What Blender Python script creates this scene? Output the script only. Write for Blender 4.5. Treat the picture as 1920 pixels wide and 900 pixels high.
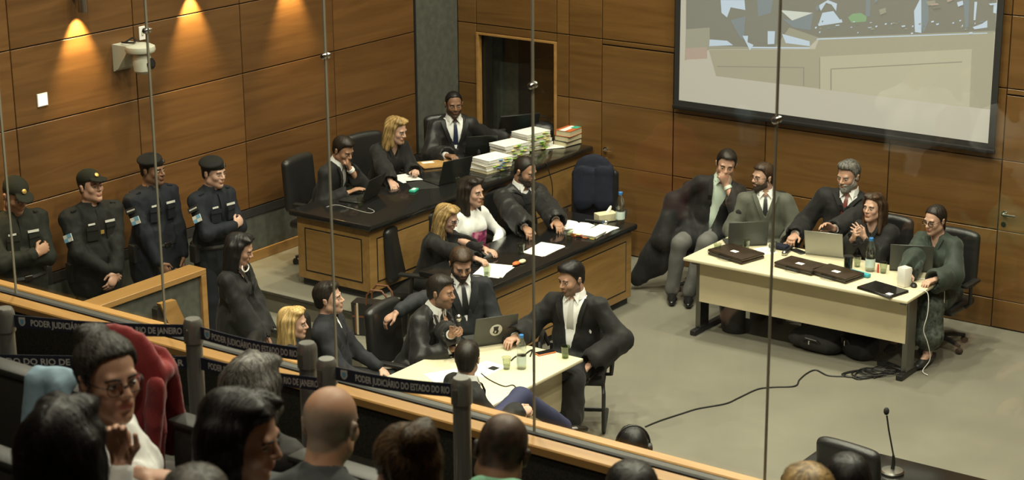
import bpy, bmesh, math, random
import numpy as np
from mathutils import Vector, Matrix

for _o in list(bpy.data.objects):
    bpy.data.objects.remove(_o)
SC = bpy.context.scene
COL = SC.collection
PI = math.pi

# ------------------------------------------------------------------ camera
CAM_H = 5.8
F_PX, PITCH, YAW, ROLL = 3568.3, 0.291046, 0.626221, -0.0079746
YB, XL = 15.9066, -12.1973            # back wall plane, left wall plane
Z4, HP = 0.2753, 0.65114              # joint levels of the wall panelling
_fw = np.array([-math.sin(YAW)*math.cos(PITCH), math.cos(YAW)*math.cos(PITCH), -math.sin(PITCH)])
_ri = np.array([math.cos(YAW), math.sin(YAW), 0.0])
_up = np.cross(_ri, _fw)
_r = _ri*math.cos(ROLL) + _up*math.sin(ROLL)
_u = -_ri*math.sin(ROLL) + _up*math.cos(ROLL)
CAM = np.array([0, 0, CAM_H])
cam_data = bpy.data.cameras.new('camera')
cam_data.sensor_width = 36.0
cam_data.lens = F_PX/1920.0*36.0
cam_data.clip_end = 200
cam_data.dof.use_dof = True
cam_data.dof.focus_distance = 14.0
cam_data.dof.aperture_fstop = 5.6
cam = bpy.data.objects.new('camera', cam_data)
COL.objects.link(cam)
cam.matrix_world = Matrix(((_r[0], _u[0], -_fw[0], 0), (_r[1], _u[1], -_fw[1], 0), (_r[2], _u[2], -_fw[2], CAM_H), (0, 0, 0, 1)))
SC.camera = cam

def _ray(x, y):
    return _fw*F_PX + _r*(x-960) + _u*(450-y)
def zp(x, y, z):          # pixel -> point at height z
    d = _ray(x, y); return CAM + d*((z-CAM_H)/d[2])
def yp(x, y, Y):
    d = _ray(x, y); return CAM + d*(Y/d[1])
def xp(x, y, X):
    d = _ray(x, y); return CAM + d*(X/d[0])
def dp(x, y, dist):       # pixel -> point at a depth along the view axis
    return CAM + _ray(x, y)/F_PX*dist

# ------------------------------------------------------------------ world, exposure, room lamps
world = bpy.data.worlds.new('world'); SC.world = world; world.use_nodes = True
world.node_tree.nodes['Background'].inputs[0].default_value = (1.0, 0.88, 0.72, 1)
world.node_tree.nodes['Background'].inputs[1].default_value = 0.02
SC.view_settings.view_transform = 'Standard'
SC.view_settings.look = 'None'
SC.view_settings.gamma = 1.0
SC.view_settings.use_curve_mapping = False
SC.view_settings.exposure = 0.0
CEIL = 8.0
COURT_LAMPS = [(-9.9, 14.9), (-7.6, 14.4), (-5.2, 14.2), (-9.6, 11.6), (-7.0, 11.2), (-4.6, 10.8), (-2.6, 12.6), (-9.4, 8.2), (-6.4, 8.0), (-3.4, 8.0)]  # last three are added fill for upright faces towards the gallery
GALLERY_LAMPS = [(-5.2, 4.4), (-2.6, 4.6), (-4.0, 2.2)]
def lamp(x, y, power, col):
    l = bpy.data.lights.new('ceiling_lamp_light', 'AREA'); l.shape = 'DISK'; l.size = 0.32
    l.energy = power; l.color = col; l.spread = math.radians(150)
    o = bpy.data.objects.new('ceiling_lamp_light', l); o.location = (x, y, CEIL-0.06); COL.objects.link(o)
for _x, _y in COURT_LAMPS: lamp(_x, _y, 150 if _y > 9 else 210, (1.0, 0.95, 0.74))
for _x, _y in GALLERY_LAMPS: lamp(_x, _y, 34, (1.0, 0.90, 0.68))

# ------------------------------------------------------------------ materials
MATS = {}
def _new(name):
    m = bpy.data.materials.new(name); m.use_nodes = True
    nt = m.node_tree; b = nt.nodes['Principled BSDF']; MATS[name] = m
    return m, nt, b
def mat(name, col, rough=0.5, metal=0.0, var=0.0, scale=8.0, bump=0.0, bscale=60.0, stretch=(1, 1, 1), spec=0.5, emit=None, sheen=0.0):
    m, nt, b = _new(name)
    c = (*col, 1)
    b.inputs['Base Color'].default_value = c; b.inputs['Roughness'].default_value = rough
    b.inputs['Metallic'].default_value = metal; b.inputs['Specular IOR Level'].default_value = spec
    if sheen: b.inputs['Sheen Weight'].default_value = sheen
    if emit:
        b.inputs['Emission Color'].default_value = (*emit[0], 1); b.inputs['Emission Strength'].default_value = emit[1]
    if var or bump:
        tc = nt.nodes.new('ShaderNodeTexCoord'); mp = nt.nodes.new('ShaderNodeMapping')
        mp.inputs['Scale'].default_value = stretch
        nt.links.new(tc.outputs['Object'], mp.inputs[0])
        if var:
            n = nt.nodes.new('ShaderNodeTexNoise'); n.inputs['Scale'].default_value = scale; n.inputs['Detail'].default_value = 4
            nt.links.new(mp.outputs[0], n.inputs['Vector'])
            r = nt.nodes.new('ShaderNodeValToRGB')
            r.color_ramp.elements[0].position = .3; r.color_ramp.elements[1].position = .7
            r.color_ramp.elements[0].color = (*[v*(1-var) for v in col], 1)
            r.color_ramp.elements[1].color = (*[min(1, v*(1+var)) for v in col], 1)
            nt.links.new(n.outputs['Fac'], r.inputs[0]); nt.links.new(r.outputs[0], b.inputs['Base Color'])
        if bump:
            n2 = nt.nodes.new('ShaderNodeTexNoise'); n2.inputs['Scale'].default_value = bscale; n2.inputs['Detail'].default_value = 3
            nt.links.new(mp.outputs[0], n2.inputs['Vector'])
            bp = nt.nodes.new('ShaderNodeBump'); bp.inputs['Strength'].default_value = bump; bp.inputs['Distance'].default_value = 0.01
            nt.links.new(n2.outputs['Fac'], bp.inputs['Height']); nt.links.new(bp.outputs[0], b.inputs['Normal'])
    return m
def wood(name, dark, light, axis, rough=0.35, per=0.12):
    """veneer with its grain along axis; every board differs a little"""
    m, nt, b = _new(name)
    tc = nt.nodes.new('ShaderNodeTexCoord'); mp = nt.nodes.new('ShaderNodeMapping')
    s = [9.0, 9.0, 9.0]; s[axis] = 0.7
    mp.inputs['Scale'].default_value = s
    oi = nt.nodes.new('ShaderNodeObjectInfo')
    mul = nt.nodes.new('ShaderNodeMath'); mul.operation = 'MULTIPLY'; mul.inputs[1].default_value = 37.0
    nt.links.new(oi.outputs['Random'], mul.inputs[0])
    cb = nt.nodes.new('ShaderNodeCombineXYZ')
    for i in range(3): nt.links.new(mul.outputs[0], cb.inputs[i])
    nt.links.new(tc.outputs['Object'], mp.inputs[0]); nt.links.new(cb.outputs[0], mp.inputs['Location'])
    n = nt.nodes.new('ShaderNodeTexNoise'); n.inputs['Scale'].default_value = 1.0; n.inputs['Detail'].default_value = 7
    n.inputs['Roughness'].default_value = .62; n.inputs['Distortion'].default_value = .8
    nt.links.new(mp.outputs[0], n.inputs['Vector'])
    r = nt.nodes.new('ShaderNodeValToRGB')
    r.color_ramp.elements[0].position = .32; r.color_ramp.elements[1].position = .7
    r.color_ramp.elements[0].color = (*dark, 1); r.color_ramp.elements[1].color = (*light, 1)
    nt.links.new(n.outputs['Fac'], r.inputs[0])
    hs = nt.nodes.new('ShaderNodeHueSaturation')
    mr = nt.nodes.new('ShaderNodeMapRange'); mr.inputs['To Min'].default_value = 1-per; mr.inputs['To Max'].default_value = 1+per
    nt.links.new(oi.outputs['Random'], mr.inputs['Value']); nt.links.new(mr.outputs[0], hs.inputs['Value'])
    nt.links.new(r.outputs[0], hs.inputs['Color']); nt.links.new(hs.outputs[0], b.inputs['Base Color'])
    b.inputs['Roughness'].default_value = rough
    bp = nt.nodes.new('ShaderNodeBump'); bp.inputs['Strength'].default_value = .06; bp.inputs['Distance'].default_value = .004
    nt.links.new(n.outputs['Fac'], bp.inputs['Height']); nt.links.new(bp.outputs[0], b.inputs['Normal'])
    return m
def clear(name, tint, gloss=0.08, rough=0.02):
    """thin clear sheet or cup: what lies behind shows through, plus a faint mirror image"""
    m = bpy.data.materials.new(name); m.use_nodes = True; nt = m.node_tree; nt.nodes.clear(); MATS[name] = m
    o = nt.nodes.new('ShaderNodeOutputMaterial'); t = nt.nodes.new('ShaderNodeBsdfTransparent'); t.inputs[0].default_value = (*tint, 1)
    g = nt.nodes.new('ShaderNodeBsdfGlossy'); g.inputs['Roughness'].default_value = rough
    lw = nt.nodes.new('ShaderNodeLayerWeight'); lw.inputs['Blend'].default_value = .5
    pw = nt.nodes.new('ShaderNodeMath'); pw.operation = 'POWER'; pw.inputs[1].default_value = 4.0
    mu = nt.nodes.new('ShaderNodeMath'); mu.operation = 'MULTIPLY'; mu.inputs[1].default_value = 0.5
    mn = nt.nodes.new('ShaderNodeMath'); mn.operation = 'ADD'; mn.inputs[1].default_value = gloss
    mx = nt.nodes.new('ShaderNodeMixShader')
    nt.links.new(lw.outputs['Facing'], pw.inputs[0]); nt.links.new(pw.outputs[0], mu.inputs[0]); nt.links.new(mu.outputs[0], mn.inputs[0]); nt.links.new(mn.outputs[0], mx.inputs[0])
    nt.links.new(t.outputs[0], mx.inputs[1]); nt.links.new(g.outputs[0], mx.inputs[2]); nt.links.new(mx.outputs[0], o.inputs[0])
    return m
def skinmat():
    m, nt, b = _new('skin')
    a = nt.nodes.new('ShaderNodeVertexColor'); a.layer_name = 'tone'
    nt.links.new(a.outputs[0], b.inputs['Base Color'])
    b.inputs['Roughness'].default_value = .5
    b.inputs['Specular IOR Level'].default_value = .35
    tc = nt.nodes.new('ShaderNodeTexCoord'); n2 = nt.nodes.new('ShaderNodeTexNoise'); n2.inputs['Scale'].default_value = 160
    nt.links.new(tc.outputs['Object'], n2.inputs['Vector'])
    bp = nt.nodes.new('ShaderNodeBump'); bp.inputs['Strength'].default_value = .08; bp.inputs['Distance'].default_value = .004
    nt.links.new(n2.outputs['Fac'], bp.inputs['Height']); nt.links.new(bp.outputs[0], b.inputs['Normal'])
    return m
skinmat()
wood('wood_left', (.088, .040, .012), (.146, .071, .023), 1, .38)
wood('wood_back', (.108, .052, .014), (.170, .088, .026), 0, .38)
wood('wood_bench_y', (.215, .118, .034), (.335, .195, .064), 1, .34, .05)
wood('wood_bench_x', (.215, .118, .034), (.335, .195, .064), 0, .34, .05)
wood('wood_rail', (.27, .14, .040), (.40, .225, .075), 0, .35, .05)
wood('wood_rail_y', (.27, .14, .040), (.40, .225, .075), 1, .35, .05)
wood('wood_pale', (.50, .34, .16), (.62, .45, .24), 0, .4, .05)
mat('groove', (.012, .009, .006), .6)
mat('granite', (.010, .010, .010), .13, var=.5, scale=120)
mat('floor', (.158, .150, .117), .55, var=.10, scale=1.6, bump=.03, bscale=90)
mat('dais', (.185, .175, .136), .55, var=.08, scale=2.0, bump=.03, bscale=90)
mat('riser', (.16, .15, .115), .6, var=.1, scale=5)
mat('grey_cloth', (.068, .072, .058), .9, var=.22, scale=14, bump=.15, bscale=220)
mat('dark_carpet', (.022, .021, .015), .95, var=.5, scale=90, bump=.3, bscale=260)
mat('black', (.010, .010, .010), .45)
mat('black_matte', (.012, .012, .012), .8)
mat('black_gloss', (.008, .008, .008), .2)
mat('leather', (.012, .012, .012), .38, bump=.12, bscale=140)
mat('leather_brown', (.030, .018, .010), .34, bump=.15, bscale=90, var=.3, scale=12)
mat('chair_cloth', (.013, .014, .015), .8, bump=.2, bscale=300)
mat('steel', (.40, .40, .37), .28, 1.0)
mat('dark_steel', (.17, .17, .16), .27, 1.0)
mat('joint', (.27, .255, .205), .4)
mat('post_steel', (.22, .22, .205), .28, .5, spec=.7)
mat('seat_black', (.028, .028, .026), .5, bump=.12, bscale=140)
mat('channel', (.035, .034, .028), .55)
mat('chrome', (.72, .72, .70), .12, 1.0)
mat('grey_metal', (.16, .16, .15), .5, .4)
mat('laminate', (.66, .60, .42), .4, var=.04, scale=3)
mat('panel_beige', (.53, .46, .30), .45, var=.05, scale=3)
mat('wall_plain', (.26, .15, .07), .7)
mat('ceiling', (.42, .38, .31), .9)
mat('white', (.78, .77, .73), .5)
mat('paper', (.82, .81, .77), .7, var=.03, scale=20)
mat('paper_grey', (.55, .54, .50), .7, var=.06, scale=30)
mat('print_ink', (.10, .10, .11), .7)
mat('off_white', (.46, .46, .38), .45)
mat('shirt_white', (.76, .77, .76), .75, bump=.1, bscale=120)
mat('shirt_green', (.52, .62, .53), .75, bump=.1, bscale=120)
mat('robe', (.0085, .0085, .0083), .72, bump=.15, bscale=150, spec=.3, sheen=.05)
mat('robe_satin', (.0095, .0095, .0098), .50, bump=.12, bscale=90, spec=.4, sheen=.05)
mat('robe_reflect_grey', (.075, .078, .058), .7, bump=.12, bscale=150, sheen=.1)  # grey veil of the glass reflection painted into the gown colour
mat('robe_reflect_green', (.014, .026, .017), .7, bump=.12, bscale=150, sheen=.1)  # greenish glass reflection painted into the gown colour
mat('suit_black', (.012, .012, .013), .7, bump=.12, bscale=260, spec=.25)
mat('suit_grey', (.022, .024, .028), .75, bump=.12, bscale=260, spec=.25)
mat('suit_navy', (.010, .012, .024), .75, bump=.12, bscale=260, spec=.25)
mat('knit_navy', (.008, .009, .014), .85, bump=.2, bscale=300)
mat('trousers_grey', (.11, .11, .105), .8, bump=.1, bscale=240)
mat('trousers_blue', (.022, .026, .075), .8, bump=.1, bscale=240)
mat('uniform_black', (.010, .011, .010), .75, bump=.25, bscale=220, spec=.2)
mat('uniform_green', (.012, .0135, .010), .75, bump=.25, bscale=220, spec=.2)
mat('uniform_navy', (.011, .0135, .019), .75, bump=.25, bscale=220, spec=.2)
mat('tie_dark', (.016, .018, .020), .45, bump=.1, bscale=200)
mat('tie_navy', (.014, .020, .060), .45, bump=.1, bscale=200)
mat('tie_silver', (.50, .50, .48), .45, bump=.1, bscale=200)
mat('tie_red', (.13, .018, .014), .45, bump=.1, bscale=200)
mat('red_wool', (.21, .008, .010), .85, var=.15, scale=10, bump=.25, bscale=240, sheen=.3)
mat('mint_shirt', (.17, .42, .27), .75, var=.08, scale=9, bump=.12, bscale=200)
mat('grey_jacket', (.030, .036, .040), .8, bump=.15, bscale=200)
mat('dark_top', (.018, .016, .016), .85, bump=.15, bscale=200)
mat('denim_pale', (.22, .33, .42), .8, var=.1, scale=30)
mat('skirt_print', (.05, .06, .05), .8, var=.9, scale=26)
def hairmat(name, col, var):
    """hair whose strands differ a little in tone"""
    m, nt, b = _new(name)
    a = nt.nodes.new('ShaderNodeVertexColor'); a.layer_name = 'strand'
    r = nt.nodes.new('ShaderNodeValToRGB'); r.color_ramp.elements[0].position = .15; r.color_ramp.elements[1].position = .85
    r.color_ramp.elements[0].color = (*[v*(1-var) for v in col], 1); r.color_ramp.elements[1].color = (*[min(1, v*(1+1.3*var)) for v in col], 1)
    nt.links.new(a.outputs[0], r.inputs[0]); nt.links.new(r.outputs[0], b.inputs['Base Color'])
    b.inputs['Roughness'].default_value = .48; b.inputs['Specular IOR Level'].default_value = .35
    return m
hairmat('hair_black', (.006, .005, .005), .4)
hairmat('hair_dark', (.014, .010, .007), .4)
hairmat('hair_brown', (.040, .022, .011), .6)
hairmat('hair_bronde', (.075, .045, .022), .7)
hairmat('hair_blonde', (.40, .27, .105), .45)
hairmat('hair_blonde_dark', (.26, .17, .065), .6)
hairmat('hair_grey', (.10, .095, .085), .7)
hairmat('hair_salt', (.05, .047, .042), .8)
mat('beard_grey', (.26, .25, .23), .7, var=.4, scale=60, bump=.5, bscale=200)
mat('beard_dark', (.042, .026, .018), .7, var=.4, scale=60, bump=.5, bscale=200)
mat('brow', (.014, .010, .008), .7)
mat('eye_white', (.30, .27, .24), .4)
mat('iris', (.02, .013, .009), .2)
mat('cap_black', (.011, .011, .010), .8, bump=.2, bscale=260, spec=.2)
mat('cap_green', (.015, .0155, .010), .85, bump=.2, bscale=260, spec=.2)
mat('gold', (.55, .36, .10), .4, .6)
mat('tag_white', (.50, .50, .46), .7)
mat('patch_blue', (.13, .30, .45), .7)
mat('patch_orange', (.42, .11, .02), .7, var=.5, scale=80)
mat('belt_navy', (.009, .012, .030), .75)
mat('lettering', (.50, .50, .48), .6)
mat('orange', (.55, .14, .03), .5)
mat('orange_book', (.52, .12, .03), .5)
mat('green_page', (.22, .48, .06), .6)
mat('yellow_page', (.62, .55, .18), .6)
mat('blue_page', (.05, .18, .45), .5)
mat('red_page', (.50, .06, .04), .6)
mat('folder_cream', (.60, .54, .36), .7, var=.08, scale=30)
mat('kraft', (.42, .24, .08), .6, var=.15, scale=20)
mat('teal', (.04, .33, .40), .45)
mat('green_plastic', (.05, .42, .30), .4)
mat('blue_cap', (.03, .17, .45), .4)
mat('bottle_label', (.55, .66, .62), .5)
mat('silver', (.30, .30, .27), .38, .6)
mat('lid_grey', (.055, .058, .052), .4, .3)
mat('lid_dark', (.022, .024, .022), .4, .3)
mat('screen_face', (.02, .022, .02), .25)
mat('keys', (.015, .015, .015), .6)
mat('brown_leather', (.14, .05, .02), .5)
mat('check_cream', (.50, .42, .30), .6)
mat('white_plate', (.72, .70, .66), .4)
mat('lamp_glass', (.9, .8, .6), .5, emit=((1.0, .80, .50), 6.0))
mat('marker_lamp', (.9, .88, .8), .5, emit=((1.0, .93, .80), 1.6))
clear('pane', (.965, .975, .96), .035, 0.0)
clear('cup', (.84, .88, .80), .10, .08)
clear('cup_green', (.62, .74, .50), .10, .1)
clear('bottle', (.86, .91, .92), .16, .05)
clear('eyeglass', (.85, .85, .85), .08, .02)

# ------------------------------------------------------------------ mesh helpers
class MB:
    """collects simple solids; build() links them as one mesh object"""
    def __init__(s): s.v = []; s.f = []; s.m = []
    def _add(s, vs, fs, mi=0):
        n = len(s.v); s.v += [tuple(map(float, v)) for v in vs]; s.f += [tuple(i+n for i in f) for f in fs]; s.m += [mi]*len(fs)
        return s
    def box(s, lo, hi, bev=0.0, M=None, mi=0):
        bm = bmesh.new(); bmesh.ops.create_cube(bm, size=1.0)
        sz = [max(1e-4, b-a) for a, b in zip(lo, hi)]
        for v in bm.verts: v.co = Vector(((v.co.x+.5)*sz[0]+lo[0], (v.co.y+.5)*sz[1]+lo[1], (v.co.z+.5)*sz[2]+lo[2]))
        if bev:
            bmesh.ops.bevel(bm, geom=list(bm.edges), offset=min(bev, min(sz)*.45), segments=2 if bev > .006 else 1, profile=.5, affect='EDGES')
        bm.verts.index_update()
        vs = [(M @ v.co) if M else v.co.copy() for v in bm.verts]; fs = [[v.index for v in f.verts] for f in bm.faces]
        bm.free(); return s._add(vs, fs, mi)
    def tube(s, pts, r, seg=8, closed=False, mi=0):
        pts = [Vector(p) for p in pts]; n = len(pts); rr = r if isinstance(r, (list, tuple)) else [r]*n
        vs = []; fs = []; prev = None
        for i, p in enumerate(pts):
            if closed: t = pts[(i+1) % n]-pts[i-1]
            else: t = pts[min(i+1, n-1)]-pts[max(i-1, 0)]
            if t.length < 1e-9: t = Vector((0, 0, 1))
            t.normalize()
            if prev is None:
                a = t.orthogonal().normalized()
            else:
                a = prev - t*prev.dot(t)
                a = a.normalized() if a.length > 1e-6 else t.orthogonal().normalized()
            prev = a; b = t.cross(a)
            for k in range(seg):
                an = 2*PI*k/seg; vs.append(p+(a*math.cos(an)+b*math.sin(an))*rr[i])
        m = n if closed else n-1
        for i in range(m):
            j = (i+1) % n
            for k in range(seg):
                k2 = (k+1) % seg; fs.append((i*seg+k, i*seg+k2, j*seg+k2, j*seg+k))
        if not closed:
            fs.append(tuple(range(seg))[::-1]); fs.append(tuple(range((n-1)*seg, n*seg)))
        return s._add(vs, fs, mi)
    def lathe(s, prof, seg=20, c=(0, 0, 0), M=None, mi=0, cap=True):
        vs = []; fs = []; n = len(prof)
        for r, z in prof:
            for k in range(seg):
                a = 2*PI*k/seg; q = Vector((c[0]+r*math.cos(a), c[1]+r*math.sin(a), c[2]+z)); vs.append(M @ q if M else q)
        for i in range(n-1):
            for k in range(seg):
                k2 = (k+1) % seg; fs.append((i*seg+k, i*seg+k2, (i+1)*seg+k2, (i+1)*seg+k))
        if cap:
            if prof[0][0] > 1e-4: fs.append(tuple(range(seg))[::-1])
            if prof[-1][0] > 1e-4: fs.append(tuple(range((n-1)*seg, n*seg)))
        return s._add(vs, fs, mi)
    def prism(s, poly, ax, a, b, mi=0):
        """polygon (2-D) extruded along axis ax from a to b"""
        n = len(poly)
        def P(q, t):
            l = [q[0], q[1]]; l.insert(ax, t); return l
        vs = [P(q, a) for q in poly]+[P(q, b) for q in poly]
        fs = [tuple(range(n))[::-1], tuple(range(n, 2*n))]+[(i, (i+1) % n, (i+1) % n+n, i+n) for i in range(n)]
        return s._add(vs, fs, mi)
    def poly(s, pts, mi=0): return s._add(pts, [tuple(range(len(pts)))], mi)
    def ribbon(s, pts, wid, nor, side, th=.004, mi=0):
        """flat strip through pts; nor = facing, side = width direction"""
        nor = Vector(nor).normalized(); side = Vector(side).normalized(); vs = []; fs = []
        for p, w in zip(pts, wid):
            p = Vector(p)
            for a, b in ((-1, 1), (1, 1), (1, -1), (-1, -1)): vs.append(p+side*(a*w/2)+nor*(b*th/2))
        for i in range(len(pts)-1):
            for k in range(4):
                k2 = (k+1) % 4; fs.append((i*4+k, i*4+k2, i*4+4+k2, i*4+4+k))
        fs.append((0, 1, 2, 3)); e = 4*len(pts)-4; fs.append((e+3, e+2, e+1, e))
        return s._add(vs, fs, mi)
    def build(s, name, m, parent=None, smooth=False, loc=None):
        me = bpy.data.meshes.new(name); me.from_pydata(s.v, [], s.f)
        ms = m if isinstance(m, (list, tuple)) else [m]
        for q in ms: me.materials.append(MATS[q])
        if len(ms) > 1: me.polygons.foreach_set('material_index', s.m)
        bm = bmesh.new(); bm.from_mesh(me); bmesh.ops.recalc_face_normals(bm, faces=bm.faces); bm.to_mesh(me); bm.free()
        if smooth:
            me.shade_smooth()
            if smooth != 'all': me.set_sharp_from_angle(angle=math.radians(38))
        o = bpy.data.objects.new(name, me); COL.objects.link(o)
        if parent: o.parent = parent
        if loc is not None: o.location = loc
        return o
def tag(o, label, cat, group=None):
    o['label'] = label; o['category'] = cat
    if group: o['group'] = group
    return o
def thing(name, label, cat, loc=(0, 0, 0), rz=0.0, group=None):
    o = bpy.data.objects.new(name, None); COL.objects.link(o); o.location = [float(v) for v in loc]; o.rotation_euler = (0, 0, rz)
    o.empty_display_size = .1
    return tag(o, label, cat, group)
def struct(o): o['kind'] = 'structure'; return o
def dup(root, loc, rz, label, group=None):
    def cp(o, par):
        c = o.copy(); COL.objects.link(c)
        if par: c.parent = par
        for ch in o.children: cp(ch, c)
        return c
    r = cp(root, None); r.location = [float(v) for v in loc]; r.rotation_euler = (0, 0, rz); r['label'] = label
    if group: r['group'] = group
    return r
# ================================================================== THE ROOM
RX, RY = 2.5, -2.5                       # right wall, rear wall behind the gallery
struct(MB().box((XL-.2, RY, -.12), (RX, YB+.6, 0)).build('floor', 'floor'))
struct(MB().box((XL-.3, RY-.2, CEIL), (RX+.2, YB+.6, CEIL+.15)).build('ceiling', 'ceiling'))
struct(MB().box((RX, RY, 0), (RX+.2, YB+.5, CEIL)).build('wall_right', 'wall_plain'))
struct(MB().box((XL-.2, RY-.2, 0), (RX+.2, RY, CEIL)).build('wall_rear', 'wall_plain'))
# left wall: backing, veneered panels, dark strip, cloth dado
wl = struct(MB().box((XL-.3, RY, 0), (XL-.02, YB+.3, CEIL)).build('wall_left', 'groove'))
LEV = [Z4+HP*i for i in range(0, 8)]      # .275 .926 1.577 2.228 2.88 3.53 4.18 4.83
JY = [5.7, 7.0, 8.3, 9.95, 11.30, 12.62, 13.91, 15.17]
G = .005
for a, b in zip(JY[:-1], JY[1:]):
    for c, d in zip(LEV[1:-1], LEV[2:]):
        MB().box((XL-.03, a+G, c+G), (XL, b-G, d-G), .003).build('panel', 'wood_left', wl)
MB().box((XL-.03, 5.7, LEV[-1]+G), (XL, 15.17, CEIL-.02)).build('upper_panel', 'wood_left', wl)
MB().box((XL-.03, RY, 0), (XL, 5.7-G, CEIL-.02)).build('gallery_panel', 'wood_left', wl)
MB().box((XL-.03, 5.7, LEV[1]-.085), (XL+.004, 15.9, LEV[1]-.006)).build('dark_strip', 'black_matte', wl)
MB().box((XL-.03, 5.7, 0), (XL-.004, 15.9, LEV[1]-.09)).build('cloth_dado', 'grey_cloth', wl)
MB().box((XL-.03, 15.185, LEV[1]), (XL+.004, 15.20, CEIL-.02)).build('edge_strip', 'black_matte', wl)
MB().box((XL-.03, 15.20, LEV[1]), (XL-.002, YB-.001, CEIL-.02)).build('cloth_column', 'grey_cloth', wl)
struct(MB().box((XL, 12.10, .40), (XL+.018, YB-.02, .50), .004).build('baseboard_left', 'wood_rail_y'))
struct(MB().box((XL, 6.5, 0), (XL+.018, 12.04, .09), .004).build('baseboard_left_low', 'wood_rail_y'))
# back wall with an inner window and two flush doors
AX0, AX1, AZ0, AZ1 = -11.93, -10.94, 1.05, 2.12
wb = MB()
for lo, hi in (((XL-.2, 0), (AX0, CEIL)), ((AX0, 0), (AX1, AZ0)), ((AX0, AZ1), (AX1, CEIL)), ((AX1, 0), (RX+.2, CEIL))):
    wb.box((lo[0], YB+.02, lo[1]), (hi[0], YB+.25, hi[1]))
wb = struct(wb.build('wall_back', 'groove'))
D1, D2, DZ = (-10.365, -9.515), (-6.10, -5.25), 2.175
ROWS = [0.0]+LEV[:-1]
def backpan(x0, x1, zs):
    for c, d in zip(zs[:-1], zs[1:]):
        MB().box((x0+G, YB, c+G), (x1-G, YB+.03, d-G), .003).build('panel', 'wood_back', wb)
backpan(XL, AX0-.02, ROWS)
backpan(AX0-.02, AX1+.02, [AZ1+.02]+LEV[3:-1])
backpan(AX0-.02, AX1+.02, [.4, LEV[1], AZ0-.02])
for a, b in ((AX1+.02, -10.77), (-10.77, D1[0]), (D1[1], -8.48), (-8.48, -7.19), (-7.19, D2[0]), (D2[1], -4.0), (-4.0, -2.7), (-2.7, -1.4), (-1.4, 0.0), (0.0, RX)):
    backpan(a, b, ROWS)
for d in (D1, D2): backpan(d[0], d[1], [DZ, LEV[3]]+LEV[4:-1])
MB().box((XL, YB, LEV[-2]+G), (RX, YB+.03, CEIL-.02)).build('upper_panel', 'wood_back', wb)
def door(n, d):
    g = .006
    o = struct(MB().box((d[0]+g, YB+.004, .006), (d[1]-g, YB+.045, DZ-g)).build('door_%d' % n, 'groove'))
    zs = [.01, LEV[0], LEV[1], LEV[2], DZ-g]
    for c, e in zip(zs[:-1], zs[1:]):
        MB().box((d[0]+g, YB-.002, c+.003), (d[1]-g, YB+.03, e-.003), .002).build('panel', 'wood_back', o)
    hx = d[0]+.055; hz = 1.09
    h = MB().lathe([(.001, 0), (.026, 0), (.026, .008), (.011, .010), (.011, .05), (.001, .05)], 16, M=Matrix.Translation((hx, YB-.002, hz)) @ Matrix.Rotation(PI/2, 4, 'X'))
    h.tube([(hx, YB-.05, hz), (hx+.02, YB-.055, hz), (hx+.12, YB-.05, hz)], .009, 8)
    h.build('handle', 'chrome', o, True)
    MB().lathe([(.001, 0), (.024, 0), (.024, .006), (.001, .006)], 16, M=Matrix.Translation((hx, YB-.002, hz-.10)) @ Matrix.Rotation(PI/2, 4, 'X')).build('lock_plate', 'chrome', o, True)
    return o
door(1, D1); door(2, D2)
# inner window: frame, dark lobby behind, pane
fr = MB()
for lo, hi in (((AX0-.02, AZ0-.02), (AX0+.012, AZ1+.02)), ((AX1-.010, AZ0-.02), (AX1+.02, AZ1+.02)), ((AX0+.012, AZ1-.005), (AX1-.010, AZ1+.02)), ((AX0+.012, AZ0-.02), (AX1-.010, AZ0+.02))):
    fr.box((lo[0], YB-.012, lo[1]), (hi[0], YB+.05, hi[1]), .003)
w1 = struct(fr.build('window_1', 'wood_rail'))
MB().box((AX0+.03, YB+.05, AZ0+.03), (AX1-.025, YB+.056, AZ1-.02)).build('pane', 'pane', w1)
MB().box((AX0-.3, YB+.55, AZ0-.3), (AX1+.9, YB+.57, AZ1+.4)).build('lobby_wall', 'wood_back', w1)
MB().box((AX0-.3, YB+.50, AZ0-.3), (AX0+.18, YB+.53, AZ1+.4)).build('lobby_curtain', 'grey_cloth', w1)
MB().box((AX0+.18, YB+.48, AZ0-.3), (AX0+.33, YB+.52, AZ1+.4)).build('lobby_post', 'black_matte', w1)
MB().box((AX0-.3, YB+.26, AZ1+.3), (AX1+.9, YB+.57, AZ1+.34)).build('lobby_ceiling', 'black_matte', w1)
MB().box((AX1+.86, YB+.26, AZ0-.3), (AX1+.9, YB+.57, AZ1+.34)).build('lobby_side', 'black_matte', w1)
_l = bpy.data.lights.new('lobby_fill_light', 'POINT'); _l.energy = 4; _l.color = (1, .85, .65); _l.shadow_soft_size = .1; _o = bpy.data.objects.new('lobby_fill_light', _l); COL.objects.link(_o); _o.location = (AX1+.3, YB+.40, AZ1+.22)  # unseen fill added to brighten the lobby behind the pane
MB().box((AX0-.34, YB+.26, AZ0-.3), (AX0-.3, YB+.57, AZ1+.34)).build('lobby_end', 'black_matte', w1)

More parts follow.
